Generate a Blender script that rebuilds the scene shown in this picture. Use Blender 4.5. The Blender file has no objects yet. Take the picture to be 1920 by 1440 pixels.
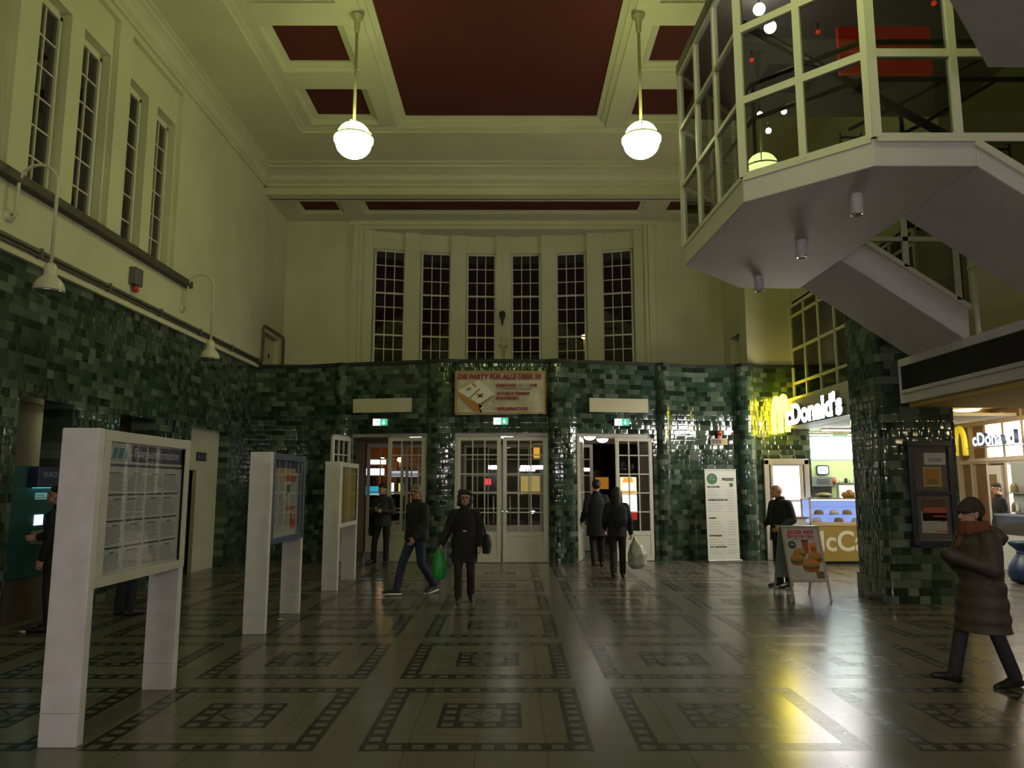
import bpy, bmesh, math, random
from mathutils import Vector, Matrix
random.seed(7)
C = bpy.context.scene.collection
PI = math.pi
R = math.radians
AX = -0.24          # centre line of the hall

# ------------------------------------------------------------------ materials
MATS = {}
def mat(name, col, rough=.5, metal=0., emit=None, es=0., spec=.5, coat=0.):
    if name in MATS: return MATS[name]
    m = bpy.data.materials.new(name); m.use_nodes = True
    b = m.node_tree.nodes['Principled BSDF']
    b.inputs['Base Color'].default_value = (*col, 1)
    b.inputs['Roughness'].default_value = rough
    b.inputs['Metallic'].default_value = metal
    b.inputs['Specular IOR Level'].default_value = spec
    if coat: b.inputs['Coat Weight'].default_value = coat
    if emit:
        b.inputs['Emission Color'].default_value = (*emit, 1)
        b.inputs['Emission Strength'].default_value = es
    MATS[name] = m
    return m

def nset(m):
    nt = m.node_tree
    return nt, nt.nodes, nt.links

def mottled(name, col, amt=.12, scale=3., rough=.6, bump=.0, spec=.4, bscale=60., metal=0., dirt=None):
    """plain colour with soft procedural wear"""
    if name in MATS: return MATS[name]
    m = mat(name, col, rough, metal, spec=spec)
    nt, N, L = nset(m); b = N['Principled BSDF']
    tc = N.new('ShaderNodeTexCoord')
    nz = N.new('ShaderNodeTexNoise'); nz.inputs['Scale'].default_value = scale; nz.inputs['Detail'].default_value = 5
    L.new(tc.outputs['Object'], nz.inputs['Vector'])
    rp = N.new('ShaderNodeValToRGB')
    lo = tuple(c * (1 - amt) for c in col) if dirt is None else dirt
    hi = tuple(min(1, c * (1 + amt * .6)) for c in col)
    rp.color_ramp.elements[0].position = .3; rp.color_ramp.elements[0].color = (*lo, 1)
    rp.color_ramp.elements[1].position = .7; rp.color_ramp.elements[1].color = (*hi, 1)
    L.new(nz.outputs['Fac'], rp.inputs['Fac']); L.new(rp.outputs['Color'], b.inputs['Base Color'])
    if bump:
        n2 = N.new('ShaderNodeTexNoise'); n2.inputs['Scale'].default_value = bscale; n2.inputs['Detail'].default_value = 3
        L.new(tc.outputs['Object'], n2.inputs['Vector'])
        bp = N.new('ShaderNodeBump'); bp.inputs['Strength'].default_value = bump; bp.inputs['Distance'].default_value = .01
        L.new(n2.outputs['Fac'], bp.inputs['Height']); L.new(bp.outputs['Normal'], b.inputs['Normal'])
    return m

class NB:
    """small helper for maths node graphs"""
    def __init__(s, m): s.nt, s.N, s.L = nset(m)
    def put(s, sock, v):
        if isinstance(v, (int, float)): sock.default_value = v
        elif isinstance(v, tuple): sock.default_value = v
        else: s.L.new(v, sock)
    def m(s, op, a, b=0., c=0.):
        n = s.N.new('ShaderNodeMath'); n.operation = op
        for i, v in enumerate((a, b, c)): s.put(n.inputs[i], v)
        return n.outputs[0]
    def v(s, op, a, b=(0, 0, 0), sc=None):
        n = s.N.new('ShaderNodeVectorMath'); n.operation = op
        s.put(n.inputs[0], a); s.put(n.inputs[1], b)
        if sc is not None: s.put(n.inputs['Scale'], sc)
        return n.outputs[0]
    def xyz(s, x, y, z=0.):
        n = s.N.new('ShaderNodeCombineXYZ')
        for i, v in enumerate((x, y, z)): s.put(n.inputs[i], v)
        return n.outputs[0]
    def sep(s, v):
        n = s.N.new('ShaderNodeSeparateXYZ'); s.L.new(v, n.inputs[0]); return n.outputs
    def white(s, vec):
        n = s.N.new('ShaderNodeTexWhiteNoise'); n.noise_dimensions = '3D'; s.L.new(vec, n.inputs['Vector'])
        return n.outputs['Value'], n.outputs['Color']
    def mix(s, f, a, b):
        n = s.N.new('ShaderNodeMix'); n.data_type = 'RGBA'
        s.put(n.inputs[0], f); s.put(n.inputs[6], a); s.put(n.inputs[7], b)
        return n.outputs[2]
    def ramp(s, f, stops, interp='CONSTANT'):
        n = s.N.new('ShaderNodeValToRGB'); n.color_ramp.interpolation = interp
        e = n.color_ramp.elements
        while len(e) < len(stops): e.new(.5)
        for k, (p, c) in enumerate(stops): e[k].position = p; e[k].color = (*c, 1)
        s.L.new(f, n.inputs[0]); return n.outputs[0]
    def noise(s, vec, scale, detail=3):
        n = s.N.new('ShaderNodeTexNoise'); n.inputs['Scale'].default_value = scale; n.inputs['Detail'].default_value = detail
        if vec is not None: s.L.new(vec, n.inputs['Vector'])
        return n.outputs['Fac']

def tile_material():
    m = mat('glazed_tile', (.05, .1, .07), .12, spec=.6)
    g = NB(m); b = g.N['Principled BSDF']
    uv = g.N.new('ShaderNodeUVMap'); s = g.sep(uv.outputs[0])
    W, H = .155, .118
    v = g.m('DIVIDE', s[1], H); row = g.m('FLOOR', v); fv = g.m('FRACT', v)
    rr, _ = g.white(g.xyz(row, 3.7, 1.1))
    u = g.m('ADD', g.m('DIVIDE', s[0], W), g.m('MULTIPLY', rr, 2.)); cell = g.m('FLOOR', u)
    pair = g.m('FLOOR', g.m('MULTIPLY', cell, .5))
    pn, _ = g.white(g.xyz(pair, row, 9.3))
    dbl = g.m('LESS_THAN', pn, .36)
    fu1 = g.m('FRACT', u); fu2 = g.m('MULTIPLY', g.m('SUBTRACT', u, g.m('MULTIPLY', pair, 2.)), .5)
    ident = g.m('ADD', g.m('MULTIPLY', dbl, g.m('MULTIPLY', pair, 2.)), g.m('MULTIPLY', g.m('SUBTRACT', 1., dbl), cell))
    fu = g.m('ADD', g.m('MULTIPLY', dbl, fu2), g.m('MULTIPLY', g.m('SUBTRACT', 1., dbl), fu1))
    wid = g.m('MULTIPLY', g.m('ADD', dbl, 1.), W)
    rv, rc = g.white(g.xyz(ident, row, .5))
    col = g.ramp(rv, [(0., (0.008, 0.018, 0.011)), (.15, (0.016, 0.033, 0.021)), (.28, (0.039, 0.068, 0.048)), (.46, (0.065, 0.098, 0.071)),
                      (.62, (0.024, 0.058, 0.041)), (.74, (0.098, 0.130, 0.098)), (.9, (0.148, 0.183, 0.144))])
    nz = g.noise(uv.outputs[0], 9., 4)
    col = g.mix(g.m('ADD', .02, g.m('MULTIPLY', nz, .42)), col, (.03, .05, .03, 1))
    # joints
    eu = g.m('MULTIPLY', g.m('SUBTRACT', .5, g.m('ABSOLUTE', g.m('SUBTRACT', fu, .5))), wid)
    ev = g.m('MULTIPLY', g.m('SUBTRACT', .5, g.m('ABSOLUTE', g.m('SUBTRACT', fv, .5))), H)
    joint = g.m('LESS_THAN', g.m('MINIMUM', eu, ev), .0028)
    col = g.mix(joint, col, (.018, .022, .018, 1))
    g.L.new(col, b.inputs['Base Color'])
    g.L.new(g.m('ADD', .09, g.m('MULTIPLY', joint, .6)), b.inputs['Roughness'])
    # every glazed tile is a little cushion, each set slightly askew
    geo = g.N.new('ShaderNodeNewGeometry'); n = geo.outputs['Normal']
    t = g.v('NORMALIZE', g.v('CROSS_PRODUCT', (0., 0., 1.), n))
    rs = g.sep(rc)
    wob = g.noise(uv.outputs[0], 16., 2)
    cu = g.m('MULTIPLY', g.m('POWER', g.m('MULTIPLY', g.m('SUBTRACT', fu, .5), 2.), 3.), .22)
    cv = g.m('MULTIPLY', g.m('POWER', g.m('MULTIPLY', g.m('SUBTRACT', fv, .5), 2.), 3.), .05)
    ku = g.m('ADD', g.m('ADD', cu, g.m('MULTIPLY', g.m('SUBTRACT', rs[0], .5), .10)), g.m('MULTIPLY', g.m('SUBTRACT', wob, .5), .09))
    kv = g.m('ADD', cv, g.m('MULTIPLY', g.m('SUBTRACT', rs[1], .5), .035))
    nn = g.v('ADD', n, g.v('SCALE', t, sc=ku))
    nn = g.v('ADD', nn, g.v('SCALE', (0., 0., 1.), sc=kv))
    g.L.new(g.v('NORMALIZE', nn), b.inputs['Normal'])
    return m

def floor_material():
    m = mat('floor_stone', (.2, .18, .15), .2, spec=.36)
    g = NB(m); b = g.N['Principled BSDF']
    tc = g.N.new('ShaderNodeTexCoord'); o = g.sep(tc.outputs['Object'])
    P = 1.875
    def loc(s, c):
        q = g.m('DIVIDE', g.m('SUBTRACT', s, c), P)
        return g.m('MULTIPLY', g.m('SUBTRACT', q, g.m('ROUND', q)), P)
    lx, ly = loc(o[0], AX), loc(o[1], 6.03)
    ax, ay = g.m('ABSOLUTE', lx), g.m('ABSOLUTE', ly)
    mx = g.m('MAXIMUM', ax, ay)
    G = .157
    def cellsq(s): return g.m('LESS_THAN', g.m('ABSOLUTE', g.m('SUBTRACT', g.m('FRACT', g.m('DIVIDE', g.m('ADD', s, .785), G)), .5)), .27)
    sq = g.m('MULTIPLY', cellsq(lx), cellsq(ly))
    border = g.m('MULTIPLY', g.m('GREATER_THAN', mx, .628), g.m('LESS_THAN', mx, .785))
    ring = g.m('MULTIPLY', g.m('GREATER_THAN', mx, .157), g.m('LESS_THAN', mx, .314))
    dark = g.m('MAXIMUM', border, ring)
    dsq = g.m('MULTIPLY', dark, sq)
    dia = g.m('LESS_THAN', g.m('ABSOLUTE', g.m('SUBTRACT', g.m('ADD', ax, ay), .125)), .017)
    dia = g.m('MULTIPLY', dia, g.m('LESS_THAN', mx, .157))
    inner = g.m('LESS_THAN', mx, .157)
    # slab joints
    def joint(s, per, off): return g.m('LESS_THAN', g.m('ABSOLUTE', g.m('SUBTRACT', g.m('FRACT', g.m('DIVIDE', g.m('ADD', s, off), per)), .5)), .0032 / per)
    jt = g.m('MAXIMUM', joint(lx, .471, .2355 + .471 * 4), joint(ly, .471, .2355 + .471 * 4))
    jt = g.m('MULTIPLY', jt, g.m('SUBTRACT', 1., dark))
    edge = g.m('LESS_THAN', g.m('ABSOLUTE', g.m('SUBTRACT', mx, .787)), .004)
    n1 = g.noise(tc.outputs['Object'], 1.6, 5); n2 = g.noise(tc.outputs['Object'], 14., 4)
    base = g.mix(n1, (.122, .111, .093, 1), (.165, .15, .128, 1))
    base = g.mix(g.m('MULTIPLY', n2, .2), base, (.14, .13, .115, 1))
    c = g.mix(dark, base, (.022, .021, .019, 1))
    c = g.mix(dsq, c, (.125, .12, .112, 1))
    c = g.mix(inner, c, (.125, .12, .112, 1))
    c = g.mix(dia, c, (.05, .047, .04, 1))
    c = g.mix(g.m('MAXIMUM', jt, edge), c, (.07, .06, .05, 1))
    g.L.new(c, b.inputs['Base Color'])
    g.L.new(g.m('ADD', g.m('ADD', .17, g.m('MULTIPLY', n1, .1)), g.m('MULTIPLY', dark, .05)), b.inputs['Roughness'])
    return m

def glass_material(name, tint, refl=1.0, rough=.0):
    m = bpy.data.materials.new(name); m.use_nodes = True
    nt, N, L = nset(m); N.remove(N['Principled BSDF'])
    tr = N.new('ShaderNodeBsdfTransparent'); tr.inputs[0].default_value = (*[c ** .5 for c in tint], 1)   # two faces per pane
    gl = N.new('ShaderNodeBsdfGlossy'); gl.inputs['Roughness'].default_value = rough
    gl.inputs['Color'].default_value = (refl, refl, refl, 1)
    fr = N.new('ShaderNodeFresnel'); fr.inputs[0].default_value = 1.55
    mx = N.new('ShaderNodeMixShader')
    ge = N.new('ShaderNodeNewGeometry'); iv = N.new('ShaderNodeMath'); iv.operation = 'SUBTRACT'; iv.inputs[0].default_value = 1.
    ml = N.new('ShaderNodeMath'); ml.operation = 'MULTIPLY'
    L.new(ge.outputs['Backfacing'], iv.inputs[1]); L.new(fr.outputs[0], ml.inputs[0]); L.new(iv.outputs[0], ml.inputs[1])
    L.new(ml.outputs[0], mx.inputs[0]); L.new(tr.outputs[0], mx.inputs[1]); L.new(gl.outputs[0], mx.inputs[2])
    L.new(mx.outputs[0], N['Material Output'].inputs[0])
    MATS[name] = m
    return m

CREAM = mottled('cream_plaster', (.64, .61, .43), .08, .9, .75, .08)
WHITE = mottled('white_plaster', (.72, .70, .66), .06, 1.2, .7, .05)
RED = mottled('oxblood_paint', (.092, .012, .009), .06, 1.5, .8)
JOIN = mottled('cream_gloss_paint', (.66, .63, .53), .05, 3., .35)
DARKSILL = mottled('brown_stone', (.085, .075, .055), .2, 4., .6)
POST = mottled('white_lacquer', (.74, .70, .70), .05, 6., .4, dirt=(.64, .6, .58))
BLACK = mat('black_paint', (.012, .012, .013), .45)
DARK = mat('dark_void', (.02, .018, .015), .8)
METAL = mat('grey_metal', (.35, .35, .34), .35, .8)
CHROME = mat('chrome', (.75, .75, .74), .12, 1.)
BRASS = mat('old_brass', (.5, .46, .28), .45, .3)
TILE = tile_material(); FLOOR = floor_material()
GLASS = glass_material('clear_glass', (.86, .88, .86)); TINT = glass_material('tinted_glass', (.34, .36, .31), 1.)
NIGHT = glass_material('old_window_glass', (.5, .5, .48))
LAMP = mat('lit_opal_glass', (.9, .9, .8), .3, emit=(.86, 1., .36), es=20.)
WLIGHT = mat('lit_white', (.9, .9, .9), .4, emit=(1., .97, .92), es=9.)

# ------------------------------------------------------------------ mesh helper
class MB:
    def __init__(s): s.v, s.f, s.mi, s.uv, s.smooth = [], [], [], {}, set()
    def face(s, pts, mi=0, uv=None, sm=False):
        b = len(s.v); s.v += [tuple(p) for p in pts]; s.f.append(tuple(range(b, b + len(pts)))); s.mi.append(mi)
        if uv: s.uv[len(s.f) - 1] = uv
        if sm: s.smooth.add(len(s.f) - 1)
    def add(s, vs, fs, mi=0, sm=False):
        b = len(s.v); s.v += [tuple(p) for p in vs]
        for f in fs:
            s.f.append(tuple(b + i for i in f)); s.mi.append(mi)
            if sm: s.smooth.add(len(s.f) - 1)
        return s
    def box(s, x0, x1, y0, y1, z0, z1, mi=0):
        if x0 > x1: x0, x1 = x1, x0
        if y0 > y1: y0, y1 = y1, y0
        if z0 > z1: z0, z1 = z1, z0
        vs = [(x, y, z) for z in (z0, z1) for y in (y0, y1) for x in (x0, x1)]
        return s.add(vs, [(0, 2, 3, 1), (4, 5, 7, 6), (0, 1, 5, 4), (2, 6, 7, 3), (0, 4, 6, 2), (1, 3, 7, 5)], mi)
    def obox(s, c, right, up, sx, sy, sz, mi=0):
        """box centred at c; sizes along right, up, and their normal"""
        r = Vector(right).normalized(); u = Vector(up).normalized(); n = r.cross(u); c = Vector(c)
        vs = [c + r * (a * sx / 2) + u * (b * sy / 2) + n * (d * sz / 2) for d in (-1, 1) for b in (-1, 1) for a in (-1, 1)]
        return s.add(vs, [(0, 2, 3, 1), (4, 5, 7, 6), (0, 1, 5, 4), (2, 6, 7, 3), (0, 4, 6, 2), (1, 3, 7, 5)], mi)
    def prism(s, poly, z0, z1, mi=0, cap=True):
        n = len(poly)
        a = sum(poly[i][0] * poly[(i + 1) % n][1] - poly[(i + 1) % n][0] * poly[i][1] for i in range(n))
        if a < 0: poly = poly[::-1]
        vs = [(x, y, z0) for x, y in poly] + [(x, y, z1) for x, y in poly]
        fs = [(i, (i + 1) % n, n + (i + 1) % n, n + i) for i in range(n)]
        if cap: fs += [tuple(range(n - 1, -1, -1)), tuple(range(n, 2 * n))]
        return s.add(vs, fs, mi)
    def solid(s, bot, top, mi=0):
        n = len(bot)
        return s.add(list(bot) + list(top), [(i, (i + 1) % n, n + (i + 1) % n, n + i) for i in range(n)] +
                     [tuple(range(n - 1, -1, -1)), tuple(range(n, 2 * n))], mi)
    def tube(s, pts, r, n=10, mi=0, closed=False, r2=None):
        pts = [Vector(p) for p in pts]; k = len(pts); vs = []; fs = []
        prev = None
        for i, p in enumerate(pts):
            a = pts[(i - 1) % k] if (closed or i > 0) else p; b = pts[(i + 1) % k] if (closed or i < k - 1) else p
            t = (b - a).normalized()
            ref = prev if prev is not None else (Vector((0, 0, 1)) if abs(t.z) < .9 else Vector((1, 0, 0)))
            e1 = (ref - t * ref.dot(t)).normalized(); e2 = t.cross(e1); prev = e1
            rr = r if r2 is None else r + (r2 - r) * i / max(1, k - 1)
            for j in range(n):
                w = 2 * PI * j / n
                vs.append(p + e1 * (rr * math.cos(w)) + e2 * (rr * math.sin(w)))
        for i in range(k if closed else k - 1):
            for j in range(n):
                i2 = (i + 1) % k
                fs.append((i * n + j, i * n + (j + 1) % n, i2 * n + (j + 1) % n, i2 * n + j))
        if not closed: fs += [tuple(range(n - 1, -1, -1)), tuple(range((k - 1) * n, k * n))]
        return s.add(vs, fs, mi, True)
    def lathe(s, prof, c=(0, 0, 0), n=24, mi=0, sm=True):
        """profile of (radius, z) turned about the vertical through c"""
        vs, fs = [], []
        for r, z in prof:
            for j in range(n):
                w = 2 * PI * j / n; vs.append((c[0] + r * math.cos(w), c[1] + r * math.sin(w), c[2] + z))
        for i in range(len(prof) - 1):
            for j in range(n): fs.append((i * n + j, i * n + (j + 1) % n, (i + 1) * n + (j + 1) % n, (i + 1) * n + j))
        fs += [tuple(range(n - 1, -1, -1)), tuple(range((len(prof) - 1) * n, len(prof) * n))]
        return s.add(vs, fs, mi, sm)
    def ball(s, c, rx, ry=None, rz=None, n=16, mi=0):
        ry = ry or rx; rz = rz or rx
        vs = []; fs = []; m = n // 2
        for i in range(m + 1):
            th = PI * i / m
            for j in range(n):
                w = 2 * PI * j / n
                vs.append((c[0] + rx * math.sin(th) * math.cos(w), c[1] + ry * math.sin(th) * math.sin(w), c[2] - rz * math.cos(th)))
        for i in range(m):
            for j in range(n): fs.append((i * n + j, i * n + (j + 1) % n, (i + 1) * n + (j + 1) % n, (i + 1) * n + j))
        return s.add(vs, fs, mi, True)
    def build(s, name, mats, parent=None, bev=0., mx=None, weld=False, solid=0.):
        me = bpy.data.meshes.new(name); me.from_pydata([tuple(p) for p in s.v], [], s.f)
        if not isinstance(mats, (list, tuple)): mats = [mats]
        for m in mats: me.materials.append(m)
        for i, p in enumerate(me.polygons):
            p.material_index = s.mi[i]
            if i in s.smooth: p.use_smooth = True
        if s.uv:
            ul = me.uv_layers.new(name='UVMap')
            for i, p in enumerate(me.polygons):
                if i in s.uv:
                    for k, li in enumerate(p.loop_indices): ul.data[li].uv = s.uv[i][k]
        if weld:
            bm = bmesh.new(); bm.from_mesh(me); bmesh.ops.remove_doubles(bm, verts=bm.verts, dist=1e-4); bm.to_mesh(me); bm.free()
        me.validate(); me.update()
        o = bpy.data.objects.new(name, me); C.objects.link(o)
        if parent: o.parent = parent
        if mx is not None: o.matrix_local = mx
        if solid:
            md = o.modifiers.new('thick', 'SOLIDIFY'); md.thickness = solid; md.offset = -1
        if bev:
            md = o.modifiers.new('edge', 'BEVEL'); md.width = bev; md.segments = 2; md.limit_method = 'ANGLE'; md.angle_limit = R(40)
        return o

def tag(o, label=None, cat=None, group=None, kind=None):
    if label: o['label'] = label
    if cat: o['category'] = cat
    if group: o['group'] = group
    if kind: o['kind'] = kind
    return o
def struct(o, label=None, cat=None):
    return tag(o, label, cat, kind='structure')
def thing(name, label, cat, loc=(0, 0, 0), rotz=0., group=None):
    o = bpy.data.objects.new(name, None); C.objects.link(o); o.empty_display_size = .1
    o.location = loc; o.rotation_euler = (0, 0, rotz)
    return tag(o, label, cat, group)
def dup(root, loc=None, rotz=None, label=None):
    def cp(o, par):
        c = o.copy(); C.objects.link(c)
        if par: c.parent = par
        for ch in o.children: cp(ch, c)
        return c
    r = cp(root, None)
    if loc is not None: r.location = loc
    if rotz is not None: r.rotation_euler = (0, 0, rotz)
    if label: r['label'] = label
    return r
def basis(loc, right, up):
    r = Vector(right).normalized(); u = Vector(up); u = (u - r * u.dot(r)).normalized(); n = r.cross(u)
    return Matrix(((r.x, u.x, n.x, loc[0]), (r.y, u.y, n.y, loc[1]), (r.z, u.z, n.z, loc[2]), (0, 0, 0, 1)))
def text(body, size, m, parent, mx, name='lettering', ext=.002, bold=0., align='LEFT', width=None, shear=0., space=1., side=None):
    cu = bpy.data.curves.new(name, 'FONT'); cu.body = body; cu.size = size; cu.extrude = ext; cu.offset = bold
    cu.align_x = align; cu.align_y = 'BOTTOM_BASELINE'; cu.shear = shear; cu.space_character = space; cu.resolution_u = 4
    o = bpy.data.objects.new(name, cu); C.objects.link(o)
    dg = bpy.context.evaluated_depsgraph_get()
    me = bpy.data.meshes.new_from_object(o.evaluated_get(dg)); bpy.data.objects.remove(o); bpy.data.curves.remove(cu)
    me.name = name; me.materials.clear(); me.materials.append(m)
    if width:
        xs = [v.co.x for v in me.vertices]; k = width / (max(xs) - min(xs)); x0 = min(xs)
        for v in me.vertices: v.co.x = (v.co.x - (x0 if align == 'LEFT' else 0)) * k
    if side:      # lit faces in front, plain returns behind
        me.materials.append(side)
        for p in me.polygons: p.material_index = 0 if p.normal.z > .8 else 1
    o = bpy.data.objects.new(name, me); C.objects.link(o); o.parent = parent; o.matrix_local = mx
    return o
def strip(path, z0, z1, u0=0., mi=0, mb=None):
    """upright sheet along a plan path, UV in metres; normal to the right-hand side of travel"""
    mb = mb or MB(); u = u0
    zs = z0 if isinstance(z0, list) else [z0] * (len(path) - 1)
    for i in range(len(path) - 1):
        (xa, ya), (xb, yb) = path[i], path[i + 1]; d = math.hypot(xb - xa, yb - ya)
        a, z1i = zs[i], z1
        mb.face([(xa, ya, a), (xb, yb, a), (xb, yb, z1i), (xa, ya, z1i)], mi, [(u, a), (u + d, a), (u + d, z1i), (u, z1i)])
        u += d
    return mb
def flat(items, name, mats, parent, mx, t=.0012, base=None):
    """printed sheet: rectangles / polygons layered in the local XY plane"""
    mb = MB()
    for k, it in enumerate(items):
        z0 = it[5] if len(it) > 5 else 0
        if isinstance(it[0], list):
            poly, mi, lay = it[0], it[1], it[2] if len(it) > 2 else 1
            mb.prism(poly, t * lay, t * (lay + 1), mi)
        else:
            x0, y0, x1, y1, mi = it[:5]; lay = it[5] if len(it) > 5 else 1
            mb.box(x0, x1, y0, y1, t * lay, t * (lay + 1), mi)
    return mb.build(name, mats, parent, mx=mx)
def circ(cx, cy, r, n=20, ry=None):
    return [(cx + r * math.cos(2 * PI * k / n), cy + (ry or r) * math.sin(2 * PI * k / n)) for k in range(n)]
# ================================================================== THE SETTING
XL, XR = -6.27, 5.79
def gridwall(f3, us, vs, holes, flip=False, mb=None, mi=0, uv=False):
    """sheet over breakpoints with rectangular holes (u0,u1,v0,v1)"""
    mb = mb or MB(); U = sorted(set(us + [h[k] for h in holes for k in (0, 1)])); V = sorted(set(vs + [h[k] for h in holes for k in (2, 3)]))
    for a, b in zip(U, U[1:]):
        for c, d in zip(V, V[1:]):
            mu, mv = (a + b) / 2, (c + d) / 2
            if any(h[0] < mu < h[1] and h[2] < mv < h[3] for h in holes): continue
            q = [(a, c), (b, c), (b, d), (a, d)]
            if flip: q = q[::-1]
            mb.face([f3(*p) for p in q], mi, q if uv else None)
    return mb
def reveal(mb, f3a, f3b, h, mi=0, bottom=True):
    """the four sides of a recess between two parallel planes"""
    u0, u1, v0, v1 = h; c = [(u0, v0), (u1, v0), (u1, v1), (u0, v1)]
    for k in range(4):
        if k == 0 and not bottom: continue
        p, q = c[k], c[(k + 1) % 4]
        mb.face([f3a(*p), f3a(*q), f3b(*q), f3b(*p)], mi)

# floor
mb = MB(); mb.box(-9, 14, -6, 20.6, -.2, 0)
struct(mb.build('floor', FLOOR), 'polished stone floor with dark bordered square panels')

# ---- glazed window: frame and bars one mesh, panes one mesh
def window(name, w, h, cols, rows, thick, mx, fr=.055, bar=.022, glass=NIGHT, parent=None, label=None):
    root = bpy.data.objects.new(name, None); C.objects.link(root); root.matrix_world = mx
    struct(root, label)
    if parent: root.parent = parent
    mb = MB()
    mb.box(-w / 2, w / 2, 0, fr, -.04, .04); mb.box(-w / 2, w / 2, h - fr, h, -.04, .04)
    mb.box(-w / 2, -w / 2 + fr, 0, h, -.04, .04); mb.box(w / 2 - fr, w / 2, 0, h, -.04, .04)
    iw = w - 2 * fr; ih = h - 2 * fr
    for k in range(1, cols):
        x = -iw / 2 + iw * k / cols; mb.box(x - bar / 2, x + bar / 2, fr, h - fr, -.02, .025)
    for k in range(1, rows):
        y = fr + ih * k / rows; b = bar * 2.1 if k in thick else bar
        mb.box(-w / 2 + fr, w / 2 - fr, y - b / 2, y + b / 2, -.022, .03 if k in thick else .022)
    mb.build('window_frame', JOIN, root)
    p = MB(); p.box(-w / 2 + fr * .8, w / 2 - fr * .8, fr * .8, h - fr * .8, -.004, .004); p.build('pane', glass, root)
    return root

# ---- left wall, upper plaster part with paired tall windows
LW = lambda d: (lambda y, z: (XL - d, y, z))
recs = [(a, a + 1.9, 5.62, 9.14) for a in (2.3, 4.6, 6.9, 9.2, 11.5)]
hatch = (18.55, 19.75, 4.66, 5.62)
mb = gridwall(LW(0), [-5, 20.7], [4.6, 9.62], recs + [hatch])
nwin = 0
for r in recs:
    nich = [(r[0] + .06, r[0] + .8, 5.62, 8.5), (r[0] + 1.12, r[1] - .06, 5.62, 8.5)]
    reveal(mb, LW(0), LW(.09), r)
    gridwall(LW(.09), [r[0], r[1]], [r[2], r[3]], nich, mb=mb)
    for q in nich:
        reveal(mb, LW(.09), LW(.24), q)
        gridwall(LW(.24), [q[0], q[1]], [q[2], q[3]], [(q[0] + .03, q[1] - .03, 5.66, 8.42)], mb=mb)
reveal(mb, LW(0), LW(.16), hatch)
wl = struct(mb.build('wall_left', CREAM, solid=.0), 'cream plaster upper wall with paired tall window recesses')
for r in recs[2:]:
    for q in ((r[0] + .06, r[0] + .8), (r[0] + 1.12, r[1] - .06)):
        nwin += 1
        window('window_%d' % nwin, q[1] - q[0] - .06, 2.76, 2, 6, (), basis((XL - .25, (q[0] + q[1]) / 2, 5.66), (0, 1, 0), (0, 0, 1)),
               label='tall narrow dark window with white bars high in the left wall')
mb = MB(); mb.box(XL - .17, XL - .15, hatch[0], hatch[1], hatch[2], hatch[3])
mb.box(XL - .15, XL - .13, hatch[0] + .12, hatch[1] - .1, hatch[2], hatch[3] - .1)
d = struct(mb.build('door_7', JOIN), 'small cream service hatch high in the corner of the left wall')
mb = MB(); mb.box(XL - .13, XL - .1, hatch[0] + .75, hatch[0] + .79, 5.05, 5.17); mb.build('door_handle', BLACK, d)
# sill under the windows, pipe run and white fillet above the tiles
mb = MB(); mb.box(XL - .05, XL + .13, -5, 14.0, 5.5, 5.63); struct(mb.build('trim_1', DARKSILL, bev=.012), 'dark brown stone sill band under the left windows')
mb = MB(); mb.box(XL, XL + .07, -5, 18.2, 4.6, 4.68); struct(mb.build('trim_2', CREAM, bev=.01), 'cream fillet above the green tiles')
PIPE = mottled('grey_brown_pipe', (.13, .125, .1), .2, 5, .5)
mb = MB()
mb.tube([(XL + .05, -5, 4.80), (XL + .05, 18.3, 4.80), (XL + .05, 18.36, 4.86), (XL + .05, 18.36, 5.66), (XL + .05, 18.45, 5.74), (XL + .05, 19.9, 5.74), (XL + .05, 20.0, 5.66), (XL + .05, 20.0, 4.62)], .03)
for y in [1 + 1.7 * k for k in range(11)]: mb.box(XL + .005, XL + .09, y, y + .035, 4.71, 4.84)
mb.tube([(XL + .04, -5, 4.74), (XL + .04, 18.4, 4.74)], .018)
pr_ = thing('conduit_run', 'dark grey conduit pipes running along the left wall above the green tiles', 'pipe', (XL, 8, 4.7))
o = mb.build('pipe', PIPE, pr_); o.matrix_parent_inverse = Matrix.Translation((-XL, -8, -4.7))

# ---- left wall, glazed tiles with three openings into a side passage
path = [(XL, -5 + .5 * k) for k in range(0, 24)]
ys = [-5, 9.46, 10.62, 11.92, 13.1, 14.6, 16.5, 18.1]; zz = [0, 2.89, 0, 2.89, 0, 2.89, 0]
mb = strip([(XL, y) for y in ys], zz, 4.6)
struct(mb.build('wall_left_tiled', TILE, solid=.42), 'green glazed tile wall with three openings on the left')
mb = MB()
mb.box(XL - 1.35, XL - 1.2, 5, 19.2, 0, 3.1); mb.box(XL - 1.3, XL - .42, 5, 19.2, 3.0, 3.12)
mb.box(XL - 1.3, XL - .42, 19.0, 19.15, 0, 3.1)
mb.box(XL - .28, XL - .2, 15.42, 16.6, 0, 2.95); mb.box(XL - .28, XL - .2, 14.4, 15.42, 2.06, 2.95)
struct(mb.build('wall_passage', mottled('passage_paint', (.5, .48, .36), .1, 1.5, .8)), 'plain cream wall of the side passage')

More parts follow.
